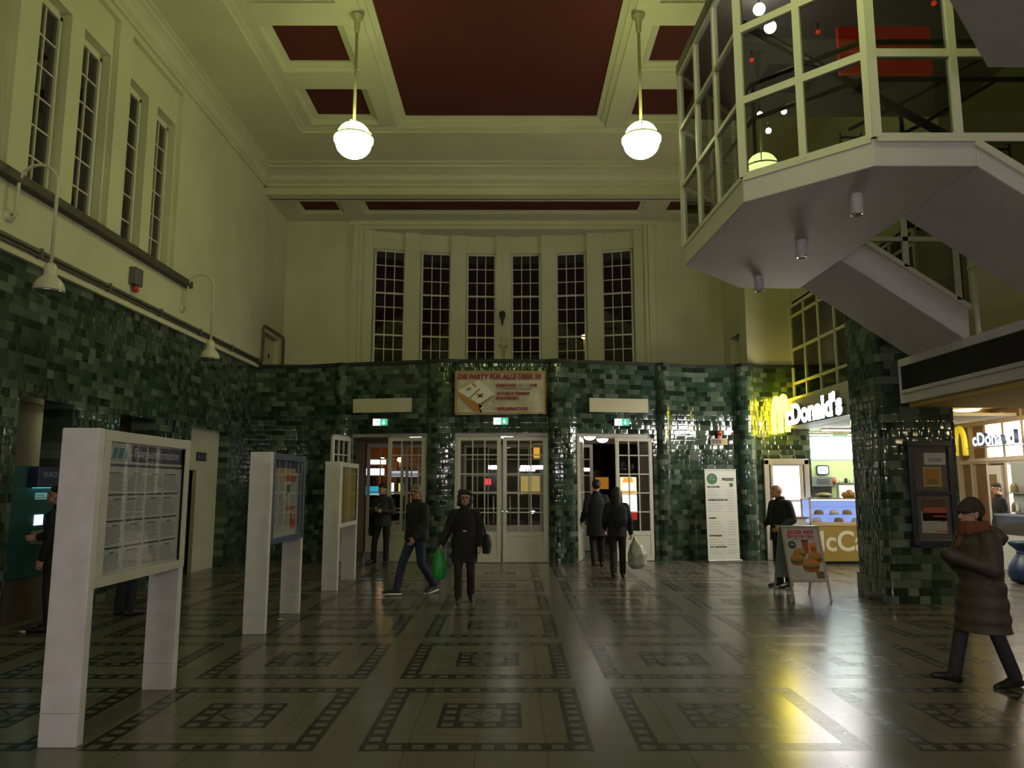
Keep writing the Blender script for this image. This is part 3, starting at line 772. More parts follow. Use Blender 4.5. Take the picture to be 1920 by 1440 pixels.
b = MB(); b.box(-.08, .08, -.26, .26, -.04, 0); b.build('housing', POST, o); b = MB(); b.box(-.06, .06, -.24, .24, -.07, -.04); b.build('diffuser', mat('passage_fill', (1, 1, .8), .4, emit=(1., .9, .5), es=9.), o)
# ================================================================== DOORS
def leaf(name, w, h, mx, cols=3, label=None, cat=None, handle=1, glass=GLASS):
    """cream door leaf: glazed grid over a solid panel; local x across, y up"""
    root = bpy.data.objects.new(name, None); C.objects.link(root); root.matrix_world = mx
    struct(root, label)
    fr = .085; zb = .68
    b = MB(); t = .028
    b.box(0, w, 0, .12, -t, t); b.box(0, w, h - .09, h, -t, t); b.box(0, fr, .12, h - .09, -t, t); b.box(w - fr, w, .12, h - .09, -t, t)
    b.box(fr, w - fr, .12, .58, -.016, .016); b.box(fr, w - fr, .58, zb, -t, t)
    b.build('door_frame', JOIN, root, bev=.004)
    b = MB(); n = 5
    for k in range(1, cols): x = fr + (w - 2 * fr) * k / cols; b.box(x - .013, x + .013, zb, h - .09, -.02, .02)
    for k in range(0, n): z = zb + .44 * k + .44; b.box(fr, w - fr, z - .013, z + .013, -.02, .02)
    b.build('glazing_bars', JOIN, root)
    b = MB(); b.box(fr - .01, w - fr + .01, zb - .01, h - .08, -.004, .004); b.build('pane', glass, root)
    if handle:
        x = w - .16 if handle > 0 else .16
        b = MB()
        for s in (-1, 1):
            b.tube([(x, .82, s * .07), (x, 1.5, s * .07)], .013)
            for z in (.9, 1.42): b.tube([(x, z, 0), (x, z, s * .07)], .01)
        b.build('door_handle', METAL, root)
    return root
def dmx(x, y, ang): return basis((x, y, .012), (math.cos(ang), math.sin(ang), 0), (0, 0, 1))
H = 2.86
dy = lambda dx: 17.28 + .04 * dx * dx + .14
# jambs and heads of the inner doorways
FR2 = mat('door_surround', (.10, .085, .075), .6)
for k, (a, c) in enumerate(DOORS):
    b = MB(); m = (a + c) / 2
    ya, yc = dy(a), dy(c)
    for x, y in ((a, ya), (c, yc)): b.box(AX + x - .03, AX + x + .03, y - .06, y + .1, 0, 2.96)
    p = [(AX + a, ya - .05), (AX + c, yc - .05), (AX + c, yc + .1), (AX + a, ya + .1)]; b.prism(p, 2.89, 2.96)
    struct(b.build('trim_%d' % (10 + k), JOIN), 'narrow cream frame lining an entrance doorway')
leaf('door_1', 1.02, H, dmx(AX - 1.04, dy(1.0), R(-4)), label='left leaf of the closed middle entrance door', handle=1)
leaf('door_2', 1.02, H, dmx(AX + .03, dy(.0), R(4)), label='right leaf of the closed middle entrance door', handle=-1)
leaf('door_3', .9, H, dmx(AX + 2.68, dy(2.65), R(9)), label='right leaf of the right entrance door', handle=0)
leaf('door_4', .9, H, dmx(AX + 1.8, dy(1.8) + .1, R(78)), label='left leaf of the right entrance door, swung inwards', handle=0)
leaf('door_5', .9, H, dmx(AX - 2.68, dy(2.65), R(-9)), label='right leaf of the left entrance door', handle=0)
leaf('door_6', .9, H, dmx(AX - 3.62, dy(3.6) - .12, R(-104)), label='left leaf of the left entrance door, swung out into the hall', handle=0)
# outer doors
for k, (x, w, a, lab) in enumerate(((-1.08, 1.06, 0, 'left leaf of the outer middle door'), (.02, 1.06, 0, 'right leaf of the outer middle door'), (1.64, .8, 0, 'left leaf of the outer right door'),
                                    (-3.7, 1.0, 0, 'left leaf of the outer left door'), (-2.66, 1.0, 0, 'right leaf of the outer left door'))):
    leaf('door_%d' % (11 + k), w, 2.85, dmx(AX + x, 20.42, R(a)), cols=3 if k != 2 else 2, label=lab, handle=0)
# dome lamps under the vestibule ceiling
DOME = mat('lit_dome', (1, 1, 1), .4, emit=(1., .93, .86), es=11.)
def dome(x, y, label):
    o = thing('ceiling_lamp', label, 'lamp', (x, y, 2.98), group='dome lamps in the entrance vestibule')
    b = MB(); b.lathe([(.17, 0), (.17, -.02), (.15, -.03)], n=24); b.build('rim', METAL, o)
    b = MB(); b.lathe([(.155, -.02), (.14, -.07), (.09, -.11), (.03, -.125)], n=24); b.build('diffuser', DOME, o)
dome(-2.38, 18.45, 'white dome lamp above the left doorway')
dome(-.12, 18.3, 'white dome lamp above the middle doorway')
dome(1.92, 18.45, 'white dome lamp above the right doorway')
dome(2.36, 19.5, 'smaller dome lamp deeper inside the right doorway')
# emergency exit signs
GRN = mat('sign_green', (.0, .35, .2), .4, emit=(.04, .72, .42), es=.8); SW = mat('sign_white', (.9, 1, .95), .4, emit=(.8, 1., .97), es=2.6)
def exitsign(x, y, z, label):
    o = thing('exit_sign', label, 'sign', (x, y, z), group='lit exit signs above the doors')
    b = MB(); b.box(-.175, .175, 0, .07, -.085, .085); b.build('housing', POST, o)
    mx = basis((0, -.001, 0), (1, 0, 0), (0, 0, 1))
    flat([(-.165, -.075, 0, .075, 0, 1), (0, -.075, .165, .075, 1, 1)], 'face', [SW, GRN], o, mx)
    m2 = MB()
    arrow = [(.07, .05), (.095, .05), (.095, -.01), (.125, -.01), (.0825, -.055), (.04, -.01), (.07, -.01)]
    m2.prism(arrow, .0024, .0036, 0)
    m2.build('arrow', SW, o, mx=mx)
    m3 = MB(); m3.prism(circ(-.075, .045, .013), .0024, .0036); m3.prism([(-.1, .02), (-.06, .03), (-.05, .0), (-.075, -.012)], .0024, .0036)
    m3.prism([(-.075, -.01), (-.055, -.035), (-.05, -.06), (-.06, -.06), (-.075, -.035)], .0024, .0036); m3.prism([(-.08, -.005), (-.12, -.04), (-.115, -.05), (-.075, -.015)], .0024, .0036)
    m3.build('running_figure', GRN, o, mx=mx)
exitsign(-3.1, dy(-2.86) - .24, 3.22, 'green exit sign with down arrow above the left doorway')
exitsign(-.26, 17.2, 3.22, 'green exit sign below the party banner')
exitsign(2.58, dy(2.84) - .24, 3.22, 'green exit sign with down arrow above the right doorway')
# blank panels
for x, lab, a in ((-3.06, 'blank cream sign panel above the left doorway', -10), (2.52, 'blank cream sign panel above the right doorway', 10)):
    o = MB(); o.box(-.72, .72, 0, .05, -.165, .165); p = o.build('sign_panel', mottled('panel_cream', (.60, .54, .40), .04, 3, .5), bev=.006)
    p.location = (x, dy(2.8) - .25, 3.615); p.rotation_euler = (0, 0, R(a)); tag(p, lab, 'sign panel', 'blank panels over the doors')

# ================================================================== BANNER
INKR = mat('ink_red', (.25, .02, .02), .6); INKK = mat('ink_black', (.02, .02, .022), .6); INKG = mat('ink_grey', (.22, .22, .21), .6); INKO = mat('ink_orange', (.42, .19, .02), .6)
INKW = mat('paper_white', (.72, .7, .64), .6); INKB = mat('ink_brown', (.2, .13, .05), .6)
o = thing('banner', 'wide cloth party banner with red lettering hung above the middle door', 'banner', (-.27, 17.13, 3.36))
m = MB(); nx, ny = 28, 14; W_, H_ = 2.08, 1.02
def bz(u, v): return .025 * math.sin(u * 9) * (1 - v) + .02 * math.sin(u * 23 + v * 4) * (1 - v) ** 2
g = [[(-W_ / 2 + W_ * i / nx, -bz(i / nx, j / ny) - .05, H_ * j / ny + .03 * (1 - j / ny) * (i / nx - .5)) for i in range(nx + 1)] for j in range(ny + 1)]
for j in range(ny):
    for i in range(nx): m.face([g[j][i], g[j][i + 1], g[j + 1][i + 1], g[j + 1][i]], 0, sm=True)
m.build('cloth', mottled('banner_cloth', (.60, .55, .43), .12, 5, .7, dirt=(.5, .42, .27)), o, weld=True, solid=.004)
m = MB()
for s in (-1, 1): m.box(s * 1.02 - .025, s * 1.02 + .025, -.085, -.078, .02, H_ - .02)
m.box(-1.0, 1.0, -.085, -.078, H_ - .05, H_ - .005); m.box(-1., 1., -.085, -.078, .02, .05)
m.build('hem', mat('hem_tan', (.42, .26, .10), .7), o)
mx = lambda x, z, y=-.088: basis((x, y, z), (1, 0, 0), (0, 0, 1))
text('DIE PARTY FÜR ALLE ÜBER 30', .16, INKR, o, mx(-.98, .82), bold=.008, width=1.92, shear=.15)
text('SAMSTAGS', .095, INKR, o, mx(-.1, .64), bold=.005, width=.46, shear=.15); text('AB 21', .095, INKG, o, mx(.39, .64), width=.25)
text('UHR', .095, INKR, o, mx(.67, .64), bold=.005, width=.18, shear=.15)
text('IN BÖHRLEMÜHLE, FRANKFURT', .05, INKK, o, mx(.02, .57), width=.7)
text('AKTUELLE TERMINE', .09, INKR, o, mx(-.1, .455), bold=.005, width=.78, shear=.15); text('IM INTERNET:', .09, INKR, o, mx(-.1, .345), bold=.005, width=.54, shear=.15)
text('30PLUSPARTY.DE', .09, INKR, o, mx(-.08, .1), bold=.005, width=.72, shear=.15)
flat([([(-.98, .52), (-.42, .2), (-.42, .02), (-.62, .1), (-.9, .36)], 0, 1), ([(-.98, .54), (-.5, .8), (-.12, .47), (-.5, .24)], 1, 1), ([(-.5, .24), (-.12, .46), (-.14, .26), (-.46, .04)], 3, 1),
      ([(-.72, .38), (-.48, .6), (-.45, .585), (-.69, .37)], 2, 2), ([(-.46, .24), (-.18, .44), (-.16, .42), (-.44, .22)], 2, 2),
      ([(-.54, .4), (-.42, .5), (-.38, .47), (-.5, .37)], 0, 2), ([(-.55, .46), (-.41, .38), (-.38, .41), (-.52, .49)], 0, 2), ([(-.8, .58), (-.7, .64), (-.66, .58), (-.76, .54)], 0, 2), ([(-.66, .7), (-.58, .62), (-.54, .65), (-.62, .73)], 0, 2)],
     'cube_picture', [INKO, INKW, INKB, mat('ink_tan', (.45, .38, .2), .6)], o, mx(0, 0, -.082))
text('PLUS', .11, INKW, o, basis((-.42, -.088, .08), (.84, 0, .55), (-.3, 0, .9)), bold=.004, width=.3)
# ================================================================== NOTICE BOARDS
NAVY = mat('ink_navy', (.012, .016, .06), .5); BLUEF = mottled('blue_frame', (.06, .09, .16), .1, 6, .4); PAPER = mottled('printed_paper', (.70, .67, .71), .05, 9, .7)
TXT = mat('ink_text', (.34, .33, .37), .7); TEAL = mat('ink_teal', (.03, .16, .26), .5); SCR = mat('scratch', (.55, .52, .52), .5)
def board(y0, label, fmat):
    """two flat posts carrying a thick framed case that faces the middle of the hall"""
    o = thing('notice_board', label, 'notice board', (-3.06, y0, 0), group='free-standing notice boards')
    for y in (0, 1.43):
        b = MB(); b.box(-.135, .13, y, y + .085, 0, 2.155); p = b.build('post', POST, o, bev=.008)
        b = MB(); b.box(-.133, .128, y - .002, y + .087, .22, .223); b.build('joint', mat('joint_grey', (.3, .28, .27), .7), p)
    b = MB(); b.box(-.10, .10, .085, 1.43, 1.03, 2.15); b.build('case', fmat, o, bev=.005)
    b = MB(); f = .085
    b.box(.10, .135, .085, 1.515, 2.07, 2.15); b.box(.10, .135, .085, 1.515, 1.03, 1.1); b.box(.10, .135, .085, .085 + f, 1.1, 2.07); b.box(.10, .135, 1.515 - f, 1.515, 1.1, 2.07)
    b.build('frame', fmat, o, bev=.004)
    g = MB(); g.box(.124, .128, .16, 1.44, 1.09, 2.08); g.build('pane', GLASS, o)
    return o, basis((.101, .17, 1.1), (0, 1, 0), (0, 0, 1))     # poster area 1.26 x .97
JO = mottled('board_frame_cream', (.58, .55, .47), .06, 5, .45)
b1, mx = board(5.3, 'nearest white notice board with a timetable headed in dark blue', JO)
it = [(0, 0, 1.26, .97, 0, 0), (0, .82, .36, .96, 5, 1), (.36, .83, 1.26, .96, 1, 1), (0, .79, 1.26, .81, 1, 1)]
rnd = random.Random(3)
for r in range(4):
    zt = .76 - r * .195
    for c in range(4):
        x = .03 + c * .3
        if r: it.append((x, zt + .008, x + .27, zt + .022, 1, 2))
        it.append((x + rnd.uniform(0, .12), zt - .022, x + rnd.uniform(.15, .22), zt - .014, 1, 1))
        for k in range(11): it.append((x, zt - .032 - k * .0118, x + .27 * rnd.uniform(.7, 1), zt - .032 - k * .0118 + .0055, 2, 1))
it += [([(.07, .85), (.1, .93), (.16, .93), (.13, .85)], 3, 2), ([(.15, .85), (.18, .93), (.25, .93), (.22, .85)], 3, 2), ([(.24, .85), (.28, .93), (.31, .85)], 3, 2), (.05, .835, .32, .842, 4, 2)]
flat(it, 'timetable', [PAPER, NAVY, TXT, TEAL, mat('ink_steel', (.1, .2, .3), .5), mat('paper_bright', (.66, .64, .66), .6)], b1, mx)
m2 = mx.copy(); m2.translation = mx @ Vector((.4, .868, .003))
text('Fahrgastinformation', .1, mat('ink_lilac', (.45, .42, .55), .5), b1, m2, bold=.002, width=.78)
m = MB()
for arc in ([(.2 + .9 * t, .62 + .22 * math.sin(PI * t) ** .8 - .18 * max(0, t - .7)) for t in [k / 20 for k in range(21)]], [(.06 + 1.16 * t, .46 + .1 * math.sin(PI * t)) for t in [k / 16 for k in range(17)]],
            [(.46 - .05 * math.sin(5 * t) + .1 * (t - .5), .2 + .7 * t) for t in [k / 16 for k in range(17)]], [(.1 + .8 * t, .3 + .03 * math.cos(4 * t)) for t in [k / 12 for k in range(13)]],
            [(.62 + .03 * t, .5 + .38 * t) for t in (0, .5, 1)]):
    m.tube([(x, y, .0275) for x, y in arc], .0014, 4)
m.build('scratches', SCR, b1, mx=mx)
b2, mx = board(9.15, 'middle white notice board with a blue frame and red blocks on its map', BLUEF)
RD = mat('ink_vermilion', (.42, .05, .025), .5); WRM = mat('ink_peach', (.5, .33, .24), .6); MAP = mottled('map_paper', (.42, .41, .38), .06, 8, .7)
it = [(0, 0, 1.05, .82, 0, 0), (0, .82, 1.26, .97, 1, 0), (0, .7, .95, .87, 2, 1), (.5, .7, .98, .78, 3, 2), (.52, .52, .68, .7, 5, 2), (.58, .55, .72, .66, 6, 3), (.44, .47, .6, .55, 5, 2),
      (.55, .33, .98, .37, 3, 1), (.78, .08, 1.0, .3, 3, 1), (.85, .2, .95, .33, 2, 2)]
for k in range(9): it.append((.02, .06 + .075 * k, 1.0, .063 + .075 * k, 4, 1))
for k in range(7): it.append((.08 + .14 * k, .03, .083 + .14 * k, .68, 4, 1))
for k in range(16): x, y = rnd.uniform(.05, .5), rnd.uniform(.05, .6); it.append((x, y, x + .05, y + .008, 6, 2))
flat(it, 'map_poster', [MAP, NAVY, WRM, RD, TXT, mat('paper_pale', (.62, .56, .54), .6), INKK], b2, mx)
b3, mx = board(12.84, 'farthest white notice board with a yellow departures sheet', JO)
YEL = mottled('yellow_sheet', (.36, .26, .03), .12, 6, .7)
it = [(0, 0, 1.26, .97, 2, 0), (.05, .06, 1.2, .9, 0, 1)]
for k in range(24): it.append((.09, .1 + .031 * k, .09 + rnd.uniform(.7, 1.05), .112 + .031 * k, 1, 2))
flat(it, 'departures_sheet', [YEL, mat('ink_olive', (.2, .15, .03), .7), mat('case_back', (.2, .19, .15), .7)], b3, mx)

# ================================================================== LEFT SIDE: TICKET MACHINE
o = thing('cash_machine', 'teal cash machine standing in the first opening of the left wall', 'cash machine', (XL - .1, 9.98, 0))
TL = mottled('teal_panel', (.006, .06, .062), .1, 3, .4)
b = MB(); b.box(-.5, 0, -.46, .56, .55, 2.0); b.build('body', TL, o, bev=.01)
b = MB(); b.box(-.5, -.02, -.46, .56, 0, .55); b.build('plinth', mottled('brown_plinth', (.06, .04, .03), .1, 4, .6), o)
b = MB(); b.box(-.45, .12, -.05, .56, 1.72, 2.0); b.build('header', NAVY, o, bev=.01)
b = MB(); b.box(.02, .1, 0, .5, 1.715, 1.722); b.build('canopy_light', mat('lit_teal', (.2, .9, .9), .4, emit=(.25, .95, 1.), es=1.3), o)
b = MB(); b.box(0, .012, .12, .3, 1.22, 1.36); b.build('screen', mat('lit_screen', (.7, .85, 1), .4, emit=(.7, .85, 1.), es=1.2), o)
b = MB(); b.box(0, .14, .08, .44, .98, 1.03); b.box(0, .02, .08, .44, 1.03, 1.15); b.build('keypad', METAL, o)
text('EURO', .1, mat('ink_sky', (.2, .25, .5), .5), o, basis((.121, .06, 1.86), (0, 1, 0), (0, 0, 1)), width=.3)
flat([(0, 0, .26, .09, 0, 1), (.02, .02, .24, .035, 1, 2), (.02, .05, .2, .07, 1, 2)], 'sticker', [mat('sticker_pale', (.6, .75, .75), .5), TXT], o, basis((0, .1, 1.56), (0, 1, 0), (0, 0, 1)))
# passage door and pictogram sign
d = struct(thing('door_8', None, None, (XL - 1.2, 15.3, 0)), 'open grey service door at the end of the side passage')
b = MB(); b.box(.02, .13, .36, .44, 0, 2.06); b.build('door_frame', JOIN, d)
b = MB(); b.box(-.7, -.02, .36, .4, .01, 2.04); b.build('door_leaf', JOIN, d); b = MB(); b.box(-.63, -.58, .32, .36, 1.0, 1.14); b.build('door_handle', BLACK, d)
o = thing('toilet_sign', 'small dark pictogram sign on the passage wall above the service door', 'sign', (XL - .2, 15.56, 2.34))
b = MB(); b.box(0, .02, -.2, .28, -.09, .09); b.build('plate', mat('sign_dark', (.03, .03, .045), .5), o)
b = MB()
for k in range(3): y = -.12 + .16 * k; b.box(.02, .024, y - .018, y + .018, -.05, .02); b.ball((.022, y, .045), .004, .016, .016, 10)
b.build('pictograms', mat('sign_grey', (.25, .25, .27), .5), o)
# litter
def litter(x, y, r, label):
    m = MB(); n = 9; q = random.Random(int(x * 100)); m.add([(x + r * q.uniform(.6, 1) * math.cos(2 * PI * k / n), y + r * q.uniform(.5, 1) * math.sin(2 * PI * k / n), .004 + q.uniform(0, r * .35)) for k in range(n)] + [(x, y, .004 + r * .4), (x, y, .0)],
          [(k, (k + 1) % n, n) for k in range(n)] + [((k + 1) % n, k, n + 1) for k in range(n)])
    tag(m.build('paper_scrap', mat('scrap_paper', (.55, .52, .48), .8)), label, 'litter', 'paper scraps on the floor')
litter(-3.03, 10.1, .055, 'crumpled paper scrap on the floor by the middle notice board'); litter(-5.85, 9.25, .06, 'white paper scrap on the floor before the cash machine')

# ================================================================== RIGHT: PRICE BANNER, A-BOARD, ALARM
o = thing('rollup_banner', 'tall white roll-up price banner leaning against the green tiles', 'banner', (4.84, 17.44, 0), R(6))
b = MB(); b.box(-.4, .4, -.12, .1, 0, .075); b.build('base', METAL, o, bev=.01)
b = MB(); b.tube([(0, .03, .07), (0, .06, 2.1)], .012); b.build('pole', METAL, o)
b = MB(); b.box(-.385, .385, .02, .05, 2.1, 2.125); b.build('top_rail', METAL, o)
sh = basis((-.375, -.02, .07), (1, 0, 0), (0, .025, 1))
it = [(0, 0, .75, 2.03, 0, 0), (circ(.17, 1.83, .125, 24), 1, 1), (circ(.17, 1.83, .105, 24), 2, 2), (circ(.625, 1.69, .05, 16), 2, 1)]
for k, (y, n, w) in enumerate(((1.63, 5, .3), (1.33, 4, .45), (.92, 6, .18), (.52, 3, .3), (.27, 2, .4))):
    for j in range(n):
        yy = y - .07 - j * .058
        it += [(.05, yy, .05 + rnd.uniform(.16, .42), yy + .009, 4, 1), (.5, yy, .5 + .18, yy + .009, 4, 1), (.05, yy - .008, .68, yy - .005, 5, 1)]
flat(it, 'banner_sheet', [mottled('banner_white', (.66, .65, .58), .03, 3, .6), mat('ink_dark_green', (.015, .05, .02), .5), mat('ink_green', (.05, .15, .05), .5), INKK, TXT, mat('ink_pale', (.5, .49, .46), .6)], o, sh)
def on(mx, x, y, z=.003):
    m = mx.copy(); m.translation = mx @ Vector((x, y, z)); return m
text('PREISE', .085, INKK, o, on(sh, .4, 1.79), bold=.004, width=.3, shear=.2)
for s, y, w in (('MILCHKAFFEE', 1.63, .3), ('UNSERE BAGUETTES', 1.33, .47), ('CREPES', .92, .18), ('SOFTDRINKS', .52, .3), ('ALK. GETRÄNKE', .27, .4)): text(s, .045, INKK, o, on(sh, .05, y), bold=.003, width=w, shear=.2)
m = MB(); m.tube([(.09, 1.79, .005), (.13, 1.82, .005), (.15, 1.89, .005), (.12, 1.9, .005), (.11, 1.86, .005), (.16, 1.8, .005), (.2, 1.82, .005), (.24, 1.8, .005)], .006, 6); m.build('emblem', mat('ink_mint', (.35, .5, .3), .5), o, mx=sh)
# fire alarm bell and label
o = thing('alarm_beacon', 'red dome alarm above a small label plate on the lit tiles', 'alarm', (5.0, 18.09, 2.93))
b = MB(); b.lathe([(.05, 0), (.05, .03), (.06, .04), (.075, .06), (.07, .1), (.04, .135), (.01, .14)], (0, -.07, 0), 16); b.box(-.04, .04, -.1, 0, -.05, .0); b.build('bell', mat('alarm_red', (.4, .05, .02), .25), o)
flat([(-.2, -.075, .2, .075, 0, 0), (-.18, -.055, .06, .055, 1, 1), (.08, -.055, .18, .055, 2, 1)], 'label_plate', [mat('plate_cream', (.6, .52, .35), .5), mat('plate_brown', (.12, .08, .06), .5), mat('plate_amber', (.5, .33, .1), .5)], o, basis((.0, -.02, -.13), (1, 0, 0), (0, 0, 1)), t=.006)
# A-board
o = thing('a_board', 'folding metal A-board with a burger poster standing before the pier', 'A-board', (4.58, 12.14, 0))
AL = mottled('brushed_alu', (.45, .45, .46), .06, 8, .35, metal=.6)
def panel(s, withposter):
    up = Vector((0, -s * -.43, 1.1)).normalized() if False else Vector((0, .40 * s, 1.1)).normalized()
    base = Vector((-.3, -.43 * s, 0))
    mx = basis(base, (1, 0, 0), up) if s > 0 else basis(Vector((.3, .43, 0)), (-1, 0, 0), Vector((0, -.40, 1.1)))
    for x in (0, .57): b = MB(); b.box(x, x + .03, 0, .3, -.012, .012); b.build('leg', AL, o, mx=mx)
    b = MB(); b.box(.0, .6, .29, 1.17, -.016, .01); b.build('back_plate', mottled('grey_board', (.22, .23, .23), .08, 4, .6), o, mx=mx)
    b = MB()
    b.box(0, .6, 1.135, 1.17, .008, .022); b.box(0, .6, .285, .32, .008, .022); b.box(0, .035, .32, 1.135, .008, .022); b.box(.565, .6, .32, 1.135, .008, .022)
    b.build('snap_frame', AL, o, mx=mx, bev=.004)
    return mx
mx = panel(1, True); panel(-1, False)
b = MB(); b.tube([(-.3, 0, 1.1), (.3, 0, 1.1)], .014); b.build('hinge', AL, o)
pm = on(mx, .03, .31, .011)      # poster .54 x .83
BUN = mat('bun', (.5, .2, .04), .6); BUND = mat('bun_dark', (.3, .1, .02), .6); LET = mat('lettuce', (.2, .2, .05), .6); MEAT = mat('meat', (.12, .05, .02), .6); ORG = mat('fries_orange', (.65, .22, .04), .6); COLA = mat('cup_red', (.35, .06, .03), .5)
def burger(cx, cy, s, a=.0):
    el = lambda x, y, rx, ry, mi, lay: ([(cx + s * (x + rx * math.cos(t)), cy + s * (y + ry * math.sin(t))) for t in [2 * PI * k / 18 for k in range(18)]], mi, lay)
    return [el(0, -.055, .115, .05, 1, 2), el(0, -.02, .125, .04, 3, 3), el(.0, .0, .13, .028, 2, 4), ([(cx + s * .115 * math.cos(t), cy + s * (.01 + .085 * math.sin(t))) for t in [PI * k / 12 for k in range(13)]], 0, 5)]
it = [(0, 0, .54, .83, 4, 0)] + burger(.15, .33, .95) + burger(.2, .43, .8) + burger(.34, .24, 1.1) + burger(.43, .36, .95)
it += [([(.25, .62), (.36, .62), (.345, .42), (.275, .42)], 6, 2), (circ(.305, .625, .058, 16, .012), 5, 3), ([(.36, .58), (.48, .6), (.47, .4), (.38, .4)], 7, 1), ([(.38, .52), (.47, .53), (.47, .36), (.39, .36)], 8, 2)]
it += [(circ(.1, .56, .062, 22), 5, 2), (.07, .58, .13, .588, 4, 3), (.06, .56, .14, .57, 4, 3), (.08, .54, .13, .548, 4, 3), (.4, .03, .52, .14, 9, 2)]
for k in range(7): it.append((.06, .06 + .018 * k, .06 + rnd.uniform(.15, .2), .064 + .018 * k, 10, 1))
flat(it, 'poster', [BUN, BUND, LET, MEAT, mottled('poster_white', (.5, .49, .5), .03, 3, .4), INKK, COLA, ORG, BUND, mat('coupon_brown', (.13, .09, .04), .6), TXT], o, pm, t=.0006)
PINK = mat('ink_crimson', (.45, .04, .07), .5)
text('JEDER BISS', .085, PINK, o, on(pm, .05, .735, .002), bold=.004, width=.42, ext=.001); text('EIN GUTER DEAL', .06, PINK, o, on(pm, .05, .675, .002), bold=.003, width=.42, ext=.001); text('zu jedem Menü gibt es', .03, INKK, o, on(pm, .06, .64, .002), width=.4, ext=.001)
# poster case on the pier
o = thing('poster_case', 'tall navy poster case with two sheets on the front of the tiled pier', 'poster case', (6.35, 11.405, 1.64))
NF = mottled('navy_frame', (.022, .022, .045), .1, 5, .35)
b = MB()
b.box(-.34, .34, -.05, 0, .7, .78); b.box(-.34, .34, -.05, 0, -.78, -.7); b.box(-.34, -.26, -.05, 0, -.7, .7); b.box(.26, .34, -.05, 0, -.7, .7); b.box(-.26, .26, -.05, 0, -.03, .03)
b.build('frame', NF, o, bev=.006)
b = MB(); b.box(-.27, .27, -.016, 0, -.71, .71); b.build('back_board', mottled('case_brown', (.10, .085, .08), .08, 4, .6), o)
mx = basis((0, -.018, 0), (1, 0, 0), (0, 0, 1))
flat([(-.1, .42, .23, .6, 0, 1), (-.13, .09, .15, .39, 1, 1), (-.1, .12, .12, .35, 2, 2), (-.06, .13, .08, .2, 3, 3), (-.18, -.42, .2, -.1, 4, 1), (-.17, -.3, .19, -.22, 6, 2), (-.2, -.6, .18, -.28, 5, 1), (-.02, -.36, .18, -.34, 6, 2), (.02, -.58, .2, -.56, 6, 2), (.1, -.44, .15, -.42, 3, 2)],
     'papers', [mat('sheet_pale', (.52, .54, .58), .6), mat('sheet_tan', (.4, .32, .16), .6), mat('sheet_orange', (.42, .19, .02), .6), INKB, mat('sheet_dark', (.08, .035, .025), .6), mat('sheet_grey', (.38, .37, .35), .6), mat('sheet_red', (.4, .08, .05), .6)], o, mx)
text('GLEIS', .07, INKK, o, on(mx, -.03, .47, .0025), width=.2)
b = MB(); b.box(-.265, .265, -.03, -.026, -.7, .7); b.build('pane', GLASS, o)
# pale sticker on the side of the pier
o = thing('pier_plaque', 'small pale oval plaque on the side of the tiled pier', 'plaque', (5.63, 12.0, 1.84))
b = MB(); b.ball((-.01, 0, 0), .012, .05, .16, 14); b.build('plaque', mat('plaque_pink', (.4, .3, .28), .6), o)
# ================================================================== SHOPS
LITY = mat('lit_yellow', (1, .9, .1), .4, emit=(1., .8, .03), es=16.); LITW = mat('lit_letters', (1, 1, 1), .4, emit=(1., .95, .95), es=42.)
def arches(parent, mx, w, h, m, depth=.09, name='golden_arches'):
    mb = MB(); n = 16
    for s in (-1, 1):
        c = s * w / 4
        pts = []
        for k in range(n + 1):
            t = PI * k / n
            x = c - math.cos(t) * w / 4 * .92; y = -h / 2 + h * (math.sin(t) ** .62)
            pts.append((x, y, 0))
        mb.tube(pts, .062, 8)
    o = mb.build(name, m, parent, mx=mx); return o
RET = mat('letter_return', (.3, .32, .34), .5)
o = thing('shop_sign', 'glowing white restaurant lettering with a yellow arch emblem above the counter', 'sign', (6.42, 17.3, 3.36))
arches(o, basis((-.06, .34, .04), (.06, -1, 0), (0, 0, 1)), .8, .84, LITY)
text('cDonald\'s', .6, LITW, o, basis((-.05, -.1, -.23), (0, -1, 0), (0, 0, 1)), bold=.024, width=2.95, ext=.04, side=RET)
b = MB(); b.box(-.03, 0, -4.6, .6, -.28, -.26); b.build('mounting_rail', METAL, o)
# tile wall end, shop interior
GRW = mottled('pale_green_wall', (.55, .72, .36), .05, 1.2, .7)
mb = MB(); mb.box(7.0, 13.5, 20.45, 20.6, 0, 3.1); mb.box(7.08, 7.2, 18.42, 20.5, 0, 3.1)
struct(mb.build('wall_shop', GRW), 'pale green back wall of the shop')
mb = MB(); mb.box(6.99, 9.9, 14.6, 20.5, 3.1, 3.16); struct(mb.build('ceiling_shop', mottled('shop_ceiling', (.66, .58, .42), .04, 2, .6)), 'pale shop ceiling above the counter')
